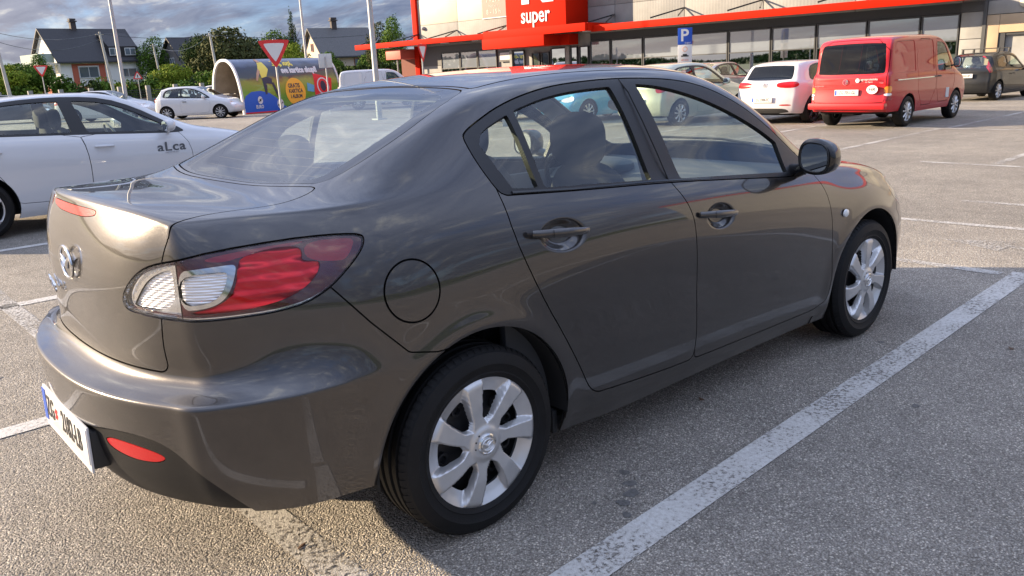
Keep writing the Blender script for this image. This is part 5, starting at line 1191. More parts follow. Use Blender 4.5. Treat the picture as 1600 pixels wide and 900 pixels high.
    BN = [(2.36,-.3),(2.36,.60),(2.40,.70),(2.50,.705),(2.9,.672),(3.15,.625),(3.28,.58),(3.36,.50),(3.42,.40),(3.455,.25),(3.47,.1),(3.47,-.3)]
    bon, sk = sk.cut(region(BN, 'top', 1, lambda V, N: .70-V[:, 2]), gap, 1)
    bon.obj('bonnet', P, car, .014)
    FB = [(3.02,-.2),(3.02,.60),(2.98,.64),(3.00,.68),(3.06,.70),(4,.70),(4,-.2)]
    fb, sk = sk.cut(region(FB, 'side', 0, lambda V, N: 2.7-V[:, 0]), gap, 1)
    gr, fb = fb.cut(region([(-.3,.25),(.36,.25),(.46,.30),(.50,.38),(.46,.42),(.3,.43),(-.3,.43)], 'rear', 1, lambda V, N: 3.0-V[:, 0]), .004, 1)
    gr.offset(-.03).obj('grille', M['plastic'], car, 0)
    gu, fb = fb.cut(region([(-.3,.60),(.30,.60),(.36,.615),(.36,.645),(.30,.66),(-.3,.67)], 'rear', 1, lambda V, N: 3.0-V[:, 0]), .004, 1)
    gu.offset(-.02).obj('upper_grille', M['plastic'], car, 0)
    fb.obj('front_bumper', P, car, .012)
    fw, sk = sk.cut(region([(2.15,1.0),(2.15,.1),(3.3,.1),(3.3,.80),(2.9,.95),(2.36,1.0)], 'side', 0, lambda V, N: .60-np.abs(V[:, 1])), 0, 0)
    # ---- sill and the rest of the body side
    sill, sk = sk.cut(region([(.38,-.1),(.38,.262),(.8,.240),(1.2,.228),(2.2,.222),(2.32,.24),(2.32,-.1)], 'side', 0, lambda V, N: .5-np.abs(V[:, 1])), .003, 1)
    for sg in (-1, 1):
        fo = fw.side(sg).obj('front_wing', P, car, .012)
        sill.side(sg).offset(-.004).obj('sill', P, car, .01)
        mb = MB(); mb.lathe([(.024, 0), (.022, .006), (.012, .010), (.001, .011)], (0, 0, 0), 'y', 20)
        for i, v in enumerate(mb.V): mb.V[i] = (v[0]*1.1+2.338, sg*(.8745+v[1]), v[2]*.82+.717)
        mb.build('side_repeater', pmat('repeater_lens', (.75, .76, .74), .15, coat=1.), fo)
    body = sk.obj('body_shell', P, car, .012)
    # ---- dark structure behind the gaps
    inner = whole.copy(); 
    for g in (FRAME,):
        _, inner = inner.cut(region(g, 'side', 1, lambda V, N: .5-np.abs(V[:, 1])), 0, 0)
    _, inner = inner.cut(region(RI, 'top', 1, zc), 0, 0); _, inner = inner.cut(region(WI, 'top', 1, lambda V, N: .85-V[:, 2]), 0, 0)
    _, inner = inner.cut(region(LP, 'diag', 1, lampc), 0, 0)
    inner.offset(-.018).obj('inner_shell', M['under'], car, 0)
    # light headliner and pillars as seen through the glass
    hd, _ = inner.cut(lambda V, N: 1.06-V[:, 2], 0, 0)
    hd, _ = hd.cut(lambda V, N: np.maximum(-.12-V[:, 0], V[:, 0]-2.2), 0, 0)
    hd.offset(-.030).obj('headliner', M['liner'], car, 0)
    # B pillar inside
    # ---- wheels
    for i, (x, y) in enumerate(((0, -.765), (2.64, -.765), (0, .765), (2.64, .765))):
        w = wheel('wheel', car, (x, y, .314), phase=(1.80 if x == 0 else 1.62), right=y < 0)
        mb = MB(); s = -1 if y < 0 else 1; r = .392 if x == 0 else .385
        mb.lathe([(r, s*.085), (r, -s*.20), (.05, -s*.20)], (x, y, .31), 'y', 48, -.05, math.pi+.05)
        mb.lathe([(.13, -s*.03), (.13, -s*.14), (.02, -s*.14)], (x, y, .31), 'y', 24)
        mb.build('wheel_arch_liner', M['under'], car)
    # mud flap behind the rear wheel front edge, jacking point
    
    for sg in (-1, 1): mb = MB(); mb.box(.375, .40, sg*.75-.04, sg*.75+.04, .19, .28, .008); mb.build('mud_flap', M['plastic'], car)
    mb = MB(); mb.box(-.72, 3.2, -.58, .58, .27, .36, .03); mb.box(.38, 2.25, -.78, .78, .19, .25, .02); mb.box(-.70, -.4, -.55, .55, .30, .5, .03)
    mb.tube([(-.2, .45, .31), (-.7, .48, .31), (-.90, .50, .32)], .026, 12); mb.build('underbody', M['under'], car)
    # ---- mirrors
    for sg in (-1, 1):
        mirror(car, sg)
    # ---- number plate
    pl = empty('number_plate', (-1.002, 0, .455), 0, car); pl.rotation_euler = (0, R_(2), 0)
    mb = MB(); mb.box(-.004, .004, -.264, .264, -.078, .066, .003); mb.build('plate_frame', M['white_print'], pl)
    mb = MB(); mb.box(-.0065, -.001, -.260, .260, -.052, .060, .002); mb.build('plate_sheet', M['plate'], pl)
    mb = MB(); mb.box(-.0085, -.005, .218, .258, -.050, .058); mb.build('blue_band', M['blue_print'], pl)
    ro = (R_(90), 0, R_(-90))
    def ptxt(s, y, sz, m, z=.004, sx=.72): text_obj('plate_text', s, sz, m, pl, (-.0078, y, z), ro, .0006, sx=sx, bold=.001)
    ptxt('ZG', .165, .098, M['ink']); ptxt('2182-LB', -.090, .098, M['ink'], sx=.70)
    mb = MB()
    for r in range(4):
        for c in range(4):
            if (r+c) % 2 == 0: mb.box(-.0078, -.006, .098-c*.008, .106-c*.008, -.012+r*.009, -.003+r*.009)
    mb.build('shield', M['red_print'], pl)
    mb = MB(); mb.box(.004, .06, -.262, .262, -.07, .05, .008); mb.build('plate_recess', M['plastic'], pl)
    # ---- badges on the boot
    emblem_winged('emblem', M['chrome'], car, (-.914, 0, .965), .062, 1, plane='x')
    text_obj('badge_text', 'MAZDA 3', .045, M['chrome'], car, (-.904, .30, .845), (R_(90), 0, R_(-90-7)), .002)
    # boot handle strip above plate area
    # ---- cabin
    cabin(car)
    # aerial, wiper
    mb = MB(); mb.tube([(2.46, -.45, 1.008), (2.40, -.1, 1.05), (2.36, .3, 1.055)], .007, 6); mb.tube([(2.47, .1, 1.0), (2.40, .45, 1.035)], .007, 6); mb.build('wiper', M['plastic'], car)
    return car
def refine_sel(sk, sel):
    t = sk.T
    if not sel.any(): return sk
    a = t[sel]; E = np.concatenate([a[:, [0, 1]], a[:, [1, 2]], a[:, [2, 0]]]); Es = np.sort(E, 1)
    key = Es[:, 0].astype(np.int64)*(len(sk.V)+1)+Es[:, 1]
    u, first, inv = np.unique(key, return_index=True, return_inverse=True); m = Es[first]; nb = len(sk.V)
    V = np.concatenate([sk.V, (sk.V[m[:, 0]]+sk.V[m[:, 1]])/2]); nn = sk.N[m[:, 0]]+sk.N[m[:, 1]]
    N = np.concatenate([sk.N, nn/np.maximum(np.linalg.norm(nn, axis=1, keepdims=True), 1e-9)])
    k = nb+inv.reshape(3, -1); ab, bc, ca = k
    return Skin(V, N, np.concatenate([t[~sel], np.stack([a[:, 0], ab, ca], 1), np.stack([ab, a[:, 1], bc], 1), np.stack([ca, bc, a[:, 2]], 1), np.stack([ab, bc, ca], 1)]))
def blob(mb, c, r, p=2.4, nu=24, nv=14, f=None):
    """superellipsoid with optional warp f(x,y,z)->(x,y,z) in unit space"""
    V = []
    def sp(v, e): return math.copysign(abs(v)**(2/e), v)
    for i in range(nv+1):
        th = -math.pi/2+math.pi*i/nv
        for k in range(nu):
            a = 2*math.pi*k/nu
            q = (sp(math.cos(th), p)*sp(math.cos(a), p), sp(math.cos(th), p)*sp(math.sin(a), p), sp(math.sin(th), p))
            if f: q = f(*q)
            V.append((c[0]+q[0]*r[0], c[1]+q[1]*r[1], c[2]+q[2]*r[2]))
    F = [(i*nu+k, i*nu+(k+1) % nu, (i+1)*nu+(k+1) % nu, (i+1)*nu+k) for i in range(nv) for k in range(nu)]
    return mb.add(V, F)
def mirror(car, sg):
    cx, cy, cz = 1.895, .945, 1.040
    def warp(x, y, z):      # flat towards the rear, bulging forward; outer end lower
        x2 = x if x > 0 else x*.25
        y2 = y*(1-.10*max(0, z)); z2 = z*(1-.16*max(0, y))-.05*y
        return x2+.0*y, y2, z2
    mb = MB(); blob(mb, (0, 0, 0), (.100, .088, .080), 2.9, 32, 20, warp)
    mb.V = [(cx+x, sg*(cy+y), cz+z) for x, y, z in mb.V]
    h = mb.build('door_mirror', M['gloss_black'], car, True, 60)
    mb = MB(); n = 32; ring = [(math.copysign(abs(math.cos(a))**.75, math.cos(a)), math.copysign(abs(math.sin(a))**.75, math.sin(a))) for a in [2*math.pi*k/n for k in range(n)]]
    V = [(cx-.0285-.006*u, sg*(cy+u*.070), cz+v*.064-.004*u) for u, v in ring]; mb.add(V+[(cx-.0285, sg*cy, cz)], [(k, (k+1) % n, n) for k in range(n)])
    g = mb.build('mirror_glass', M['mirror'], h, True, 80)
    mb = MB(); mb.tube([(x-.0015, y, z) for x, y, z in V+[V[0]]], .0045, 6, False); mb.build('mirror_rim', M['trim'], h)
    mb = MB(); mb.tube([(cx+.07, sg*.775, .955), (cx+.055, sg*.83, .968), (cx+.035, sg*.885, .990), (cx+.03, sg*.92, 1.01)], [.040, .030, .026, .026], 12)
    mb.build('mirror_foot', M['gloss_black'], h)
def seat_mesh(car, x, y, rear=False, w=.25):
    o = empty('seat', (x, y, .27), 0, car)
    mb = MB(); blob(mb, (0, 0, .10), (.27, w, .10), 3.2, 24, 12); mb.build('cushion', M['seat'], o)
    mb = MB()
    def bk(x, y, z): return x+(-.55*(z+1))*1.0, y*(1-.10*max(0, z)), z
    blob(mb, (-.20, 0, .46), (.085, w, .36), 3.0, 24, 16, lambda x, y, z: (x-1.1*(z+1), y*(1-.16*max(0, z)**2), z)); mb.build('backrest', M['seat'], o)
    mb = MB(); blob(mb, (-.425, 0, .91), (.052, .145, .115), 2.8, 24, 14); mb.build('headrest', M['seat'], o)
    mb = MB(); mb.tube([(-.40, .05, .70), (-.42, .05, .86)], .007, 8); mb.tube([(-.40, -.05, .70), (-.42, -.05, .86)], .007, 8); mb.build('headrest_post', M['chrome'], o)
def cabin(car):
    seat_mesh(car, 1.40, -.37); seat_mesh(car, 1.40, .37)
    o = empty('rear_bench', (.50, 0, .27), 0, car)
    mb = MB(); blob(mb, (0, 0, .12), (.27, .64, .10), 5, 24, 12); mb.build('cushion', M['seat'], o)
    mb = MB(); blob(mb, (-.20, 0, .50), (.08, .64, .34), 5, 24, 12, lambda x, y, z: (x-1.2*(z+1), y, z)); mb.build('backrest', M['seat'], o)
    for y in (-.36, .36):
        mb = MB(); blob(mb, (-.44, y, .905), (.05, .125, .085), 2.6, 24, 14); mb.build('headrest', M['seat'], o)
    mb = MB(); mb.prism([(-.42, 1.095), (-.42, 1.02), (.12, 1.00), (.12, 1.03)], -.60, .60, 'xz'); mb.build('parcel_shelf', M['seat_grey'], car)
    # heater wires printed on the rear glass (inner face)
    zg = lambda x, y: float(np.interp(x, [-.40, -.25, 0, .3], [1.150, 1.217, 1.321, 1.428]))-.018-.045*(abs(y)/.5)**2.4*.35
    mb = MB()
    for k in range(12):
        x = -.34+k*.048; mb.tube([(x-.02*(y/.5)**2*0+.03*(y/.45)**2, y, zg(x+.03*(y/.45)**2, y)-.004) for y in np.linspace(-.44, .44, 15)], .0006, 3)
    tag(mb.build('heater_wires', pmat('heater_print', (.10, .06, .04), .6), car), kind='stuff')
    # belts hanging from the middle pillars
    for sg in (-1, 1):
        mb = MB(); mb.tube([(1.10, sg*.60, 1.22), (1.13, sg*.62, .95), (1.16, sg*.63, .6)], .016, 4); mb.build('seat_belt', M['seat'], car)
    # dashboard
    mb = MB(); mb.prism([(2.42, .92), (2.30, .945), (2.05, .935), (1.90, .90), (1.82, .84), (1.85, .70), (1.95, .5), (2.42, .5)], -.70, .70, 'xz')
    d = mb.build('dashboard', M['dash'], car, True, 50)
    mb = MB(); blob(mb, (1.93, .36, .93), (.12, .20, .05), 2.6, 20, 12); mb.build('instrument_hood', M['dash'], car)
    mb = MB(); blob(mb, (1.90, -.62, .88), (.05, .07, .05), 2.3, 20, 12); mb.build('air_vent', M['gloss_black'], car)
    # steering wheel (left-hand drive)
    s = empty('steering_wheel', (1.70, .37, .86), 0, car); s.rotation_euler = (0, R_(-25), 0)
    mb = MB(); mb.tube([(0, .185*math.cos(a), .185*math.sin(a)) for a in [2*math.pi*k/40 for k in range(41)]], .014, 10, False); mb.build('wheel_ring', M['gloss_black'], s)
    mb = MB(); blob(mb, (.02, 0, -.01), (.03, .07, .06), 2.5); mb.box(.01, .03, -.18, .18, -.015, .015, .005); mb.box(.01, .03, -.015, .015, -.18, 0, .005); mb.build('hub', M['dash'], s)
    mb = MB(); mb.tube([(-.01, .075*math.cos(a), .075*math.sin(a)) for a in [2*math.pi*k/24 for k in range(25)]], .004, 6, False); mb.build('spoke_trim', M['chrome'], s)
    mb = MB(); mb.box(-.3, 2.3, -.75, .75, .24, .30, .02); mb.build('cabin_floor', M['under'], car)
    for sg in (-1, 1):
        mb = MB(); mb.box(.2, 2.0, sg*.735-.02, sg*.735+.02, .30, .90, .02); mb.build('door_card', M['dash'], car)
        mb = MB(); pts = [(1.06, sg*.74, .93), (1.03, sg*.70, 1.12), (1.0, sg*.63, 1.30), (.99, sg*.57, 1.39)]; mb.tube(pts, [.05, .045, .04, .04], 8); mb.build('pillar_trim', M['dash'], car)
    mb = MB(); blob(mb, (1.72, .0, 1.28), (.02, .12, .035), 2.6); mb.tube([(1.72, 0, 1.29), (1.66, 0, 1.385)], .01, 6); mb.build('interior_mirror', M['dash'], car)
# ------------------------------------------------------------------ other vehicles: one generic skin driven by a profile
def gnet(sp):
    """sp: w (half width), top [(x,z)], belt [(x,z)], wr (roof edge half width), xr/xf: corner x and centre x of tail and nose, zb bottom"""
    w, wr = sp['w'], sp['wr']; tx, tz = zip(*sp['top']); bx, bz = zip(*sp['belt'])
    (xrc, xr0), (xfc, xf0) = sp['tail'], sp['nose']
    XS = sp.get('xs', [xrc+.14, xrc+.34, -.22, .05, .35, .75, 1.15, 1.5, 1.8, 2.1, 2.4, 2.7, xfc-.30, xfc-.12]); XS = sorted(set(XS))
    zt = lambda x: float(pchip(tx, tz, np.array([x]))[0]); zbl = lambda x: float(pchip(bx, bz, np.array([x]))[0])
    zb0 = sp.get('zb', .2); mid = (xrc+xfc)/2; half = (xfc-xrc)/2
    def wide(x):
        t = abs(x-mid)/half; return w*(1-.035*smooth01((t-.55)/.45)-sp.get('taper', .10)*smooth01((t-.82)/.18)**1.5)
    fr = [0, .10, .26, .46, .60, .72, .84, .93, 1]; wf = sp.get('wf', [.925, .965, .985, .995, 1.0, .998, .985, .965, .925])
    S, T = [], []
    for x in XS:
        zk = min(zbl(x), zt(x)-.015); W_ = wide(x); zb = zb0+(.06 if x < .0 or x > sp['wb'] else 0)
        S.append([(x, W_*b, zb+(zk-zb)*a) for a, b in zip(fr, wf)])
        wb = W_*wf[-1]; h = zt(x)-zk; g = float(smooth01((h-.10)/.25)); wq = wr
        G = [(wb-.022, .10), (wb+(wq-wb)*.45, .50), (wq+.035, .86), (wq-.035, .955), (wq*.74, .985), (wq*.40, .997), (0, 1)]
        D = [(wb-.03, .40), (wb-.075, .62), (wb-.13, .74), (wb-.19, .82), (wb*.56, .92), (wb*.3, .98), (0, 1)]
        T.append([S[-1][-1]]+[(x, a[0]*g+b[0]*(1-g), zk+h*(a[1]*g+b[1]*(1-g))) for a, b in zip(G, D)])
    def corner(xc, x0, zs, prof):
        # prof: offsets of the end face at fractions of the height
        wc = w*sp.get('cw', .84); zk = zs; rows = []; cen = []
        for k, (a, b) in enumerate(zip(fr, wf)):
            z = zb0+.07+(zk-zb0-.07)*a; o = prof[k]
            rows.append((xc+o*(1 if x0 < xc else -1), wc*(b if k < 8 else b*.97), z)); cen.append((x0+o*(1 if x0 < xc else -1), z+(.02 if k == 8 else 0)))
        return rows, cen
    rc, cr = corner(xrc, xr0, sp['ztail'], sp.get('rprof', [.06, .02, 0, 0, .02, .03, .035, .04, .06]))
    fc, cf = corner(xfc, xf0, sp['znose'], sp.get('fprof', [.06, .02, 0, 0, .01, .03, .06, .09, .13]))
    S = [rc]+S+[fc]
    def lip(c, c0, d):
        x, wd, z = c; n = len(T[0])-1; out = [c]
        for k in range(1, n+1):
            f = [1, .95, .88, .78, .66, .46, .24, 0][k]
            out.append((x+(c0[0]-x)*(1-f**2.4)+d*.02*min(k, 2), wd*f, z+(c0[1]-z)*(1-f*f)+.008*min(k, 2)))
        return out
    T = [lip(rc[-1], cr[-1], 1)]+T+[lip(fc[-1], cf[-1], -1)]
    ff = [1, .90, .80, .68, .54, .38, .19, 0]
    def endp(c, cc): return [[(x+(xc-x)*(1-f**2.8), wd*f, z+(zc-z)*(1-f**2)) for f in ff] for (x, wd, z), (xc, zc) in zip(c, cc)]
    return dict(S=S, T=T, R=endp(rc, cr), F=endp(fc, cf))

def build_car(name, label, cat, loc, rz, sp, group=None, scale=1.0):
    car = empty(name, loc, rz); car.scale = (scale,)*3; tag(car, label, cat, group)
    V, N, T = shell(gnet(sp), sp.get('lv', 3), sp.get('crease', ()), 1); P = M[sp['paint']]; sk = Skin(V, N, T)
    wb, R = sp['wb'], sp['R']; nd = sp.get('rounds', 1)
    for cx in (0, wb): _, sk = sk.cut(circle_f(cx, R, R+.055, lambda V, N: .5-np.abs(V[:, 1])), 0, nd)
    whole = sk.copy(); G = M[sp.get('glass', 'glass')]
    opened = []
    frame_c = lambda V, N: .45-np.abs(V[:, 1])
    if 'frame' in sp:
        f = region(sp['frame'], 'side', 1, frame_c); fr_, sk = sk.cut(f, .004, nd); base = fr_
    for poly, nm in sp['windows']:
        f = region(poly, 'side', 1, frame_c); opened.append(f)
        if 'frame' in sp: a, base = base.cut(f, 0, nd)
        else: a, sk = sk.cut(f, .004, nd)
        for sg in (-1, 1): a.side(sg).offset(-.008).obj(nm, G if nm != 'side_panel' else P, car, 0)
    if 'frame' in sp:
        for sg in (-1, 1): base.side(sg).obj('window_frame', M['trim'], car, .01)
    if 'rearw' in sp:
        pl, poly = sp['rearw']; c = (lambda V, N: V[:, 0]-sp.get('rwx', .5)) if pl == 'rear' else (lambda V, N: np.maximum(V[:, 0]-.9, sp.get('rwz', .9)-V[:, 2]))
        f = region(poly, pl, 1, c); a, sk = sk.cut(f, .004, nd); opened.append(f); a.offset(-.004).obj('rear_window', M[sp.get('rglass', sp.get('glass', 'glass'))], car, .004)
    if 'wind' in sp:
        f = region(sp['wind'], 'top', 1, lambda V, N: np.maximum(1.0-V[:, 0], .7-V[:, 2])); a, sk = sk.cut(f, .004, nd); opened.append(f); a.offset(-.004).obj('windscreen', G, car, .004)
    for pl, poly, mats in sp.get('tlamps', []):
        f = region(poly, pl, 1, lambda V, N: V[:, 0]-sp.get('tlx', .0)); a, sk = sk.cut(f, .003, nd)
        for sg in (-1, 1): a.side(sg).offset(.003).obj('tail_lamp', M[mats], car, .01)
    for poly in sp.get('hlamps', []):
        a, sk = sk.cut(region(poly, 'fdiag', 1, lambda V, N: wb*.8-V[:, 0]), .003, nd)
        for sg in (-1, 1): a.side(sg).offset(.003).obj('headlamp', M['reflector'], car, .01)
    for pl, poly, mat, nm, lim in sp.get('patches', []):
        c = (lambda V, N: V[:, 0]-.3) if lim < 0 else ((lambda V, N: wb-V[:, 0]) if lim > 0 else None)
        a, sk = sk.cut(region(poly, pl, 1, c), .003, nd); a.offset(-.002).obj(nm, M[mat], car, .01)
    for pl, poly, nm in sp.get('panels', []):
        c = frame_c if pl == 'side' else (lambda V, N: V[:, 0]-.4)
        a, sk = sk.cut(region(poly, pl, 1, c), sp.get('gap', .006), nd)
        if pl == 'side':
            for sg in (-1, 1): a.side(sg).obj(nm, P, car, .012)
        else: a.obj(nm, P, car, .012)
    if sp.get('skirt'):
        a, sk = sk.cut(region(sp['skirt'], 'side', 0), .002, nd); a.offset(-.003).obj('lower_trim', M['plastic'], car, .01)
    sk.obj('body_shell', P, car, .012)
    inner = whole
    for f in opened: _, inner = inner.cut(f, 0, 0)
    inner.offset(-.02).obj('inner_shell', M['under'], car, 0)
    tr = sp.get('track', sp['w']-.115)
    for x in (0, wb):
        for y in (-tr, tr):
            wheel('wheel', car, (x, y, R), R, .20, sp.get('rim', R*.66), sp.get('wk', 'multi'), 1.7, y < 0, sp.get('wd', 1), M[sp.get('rimmat', 'rim')])
            s = -1 if y < 0 else 1; mb = MB(); mb.lathe([(R+.055, s*.09), (R+.055, -s*.2), (.05, -s*.2)], (x, y, R), 'y', 24, -.1, math.pi+.1); mb.build('wheel_arch_liner', M['under'], car)
    zb0 = sp.get('zb', .2)
    mb = MB(); mb.box(sp['tail'][0]+.1, sp['nose'][0]-.1, -sp['w']*.72, sp['w']*.72, zb0+.02, zb0+.14, .02); mb.box(R+.1, wb-R-.1, -sp['w']*.86, sp['w']*.86, zb0-.01, zb0+.08, .02)
    mb.build('underbody', M['under'], car)
    for sg in (-1, 1):
        mx, my, mz = sp.get('mir', (wb*.70, sp['w']+.07, sp['belt'][-1][1]+.12)); ms = sp.get('mirs', (.08, .10, .075))
        mb = MB(); blob(mb, (mx, sg*my, mz), ms, 2.6, 16, 10, lambda x, y, z: (x if x > 0 else x*.3, y, z)); mb.tube([(mx+.02, sg*my, mz-.04), (mx+.06, sg*(my-.16), mz-.08)], .02, 6)
        h = mb.build('door_mirror', M[sp.get('mirmat', sp['paint'])], car, True, 60)
        mb = MB(); blob(mb, (mx-ms[0]*.32, sg*my, mz), (.004, ms[1]*.85, ms[2]*.8), 2.8, 16, 6); mb.build('mirror_glass', M['mirror'], h)
        for hx, hz, hy in sp.get('handles', []):
            mb = MB(); mb.tube([(hx-.10, sg*hy, hz), (hx-.05, sg*(hy+.025), hz), (hx+.06, sg*(hy+.025), hz-.004), (hx+.10, sg*hy, hz-.006)], [.010, .015, .015, .010], 8)
            mb.build('door_handle', M[sp.get('hmat', sp['paint'])], car)
    for (x, z, tx) in sp.get('plates', []):
        o = empty('number_plate', (x, 0, z), 0 if x < 1 else math.pi, car); mb = MB(); mb.box(-.012, .02, -.265, .265, -.062, .062, .004); mb.build('plate_sheet', M['plate'], o)
        mb = MB(); mb.box(-.0135, -.010, .215, .255, -.05, .05); mb.build('blue_band', M['blue_print'], o)
        if tx: text_obj('plate_text', tx, .10, M['ink'], o, (-.0135, -.02, 0), (R_(90), 0, R_(-90)), .0005, sx=.7, bold=.001)
    if sp.get('seats'):
        seat_mesh(car, wb*.52, -.36); seat_mesh(car, wb*.52, .36)
        mb = MB(); mb.prism([(wb*.93, .90), (wb*.80, .94), (wb*.68, .86), (wb*.70, .5), (wb*.93, .5)], -sp['w']*.78, sp['w']*.78, 'xz'); mb.build('dashboard', M['dash'], car)
        s = empty('steering_wheel', (wb*.66, .36, .90), 0, car); s.rotation_euler = (0, R_(-25), 0)
        mb = MB(); mb.tube([(0, .185*math.cos(a), .185*math.sin(a)) for a in [2*math.pi*k/28 for k in range(29)]], .015, 8, False); mb.box(.0, .03, -.18, .18, -.02, .02, .005); mb.build('wheel_ring', M['seat_grey'], s)
        o = empty('rear_bench', (.42, 0, .27), 0, car); mb = MB(); blob(mb, (-.20, 0, .48), (.08, .62, .36), 5, 20, 12, lambda x, y, z: (x-1.2*(z+1), y, z)); mb.build('backrest', M['seat'], o)
        for y in (-.36, .36): mb = MB(); blob(mb, (-.44, y, .92), (.05, .125, .09), 2.6, 20, 12); mb.build('headrest', M['seat'], o)
    elif sp.get('headrests'):
        for y in (-.36, .36):
            o = empty('seat', (sp['headrests'], y, .3), 0, car); mb = MB(); blob(mb, (-.1, 0, .45), (.1, .23, .4), 3, 14, 8); mb.build('backrest', M['seat'], o)
            mb = MB(); blob(mb, (-.2, 0, .92), (.05, .13, .1), 2.6, 14, 8); mb.build('headrest', M['seat'], o)
    return car
def ring_badge(car, mat, x, y, z, r):
    mb = MB(); mb.tube([(x, y+r*math.cos(a), z+r*math.sin(a)) for a in [2*math.pi*k/24 for k in range(25)]], r*.11, 6, False)
    mb.tube([(x, y-r*.65, z+r*.6), (x, y-r*.25, z-r*.6), (x, y, z), (x, y+r*.25, z-r*.6), (x, y+r*.65, z+r*.6)], r*.10, 5)
    mb.tube([(x, y-r*.35, z+r*.85), (x, y, z+r*.1), (x, y+r*.35, z+r*.85)], r*.10, 5); return mb.build('badge', mat, car)

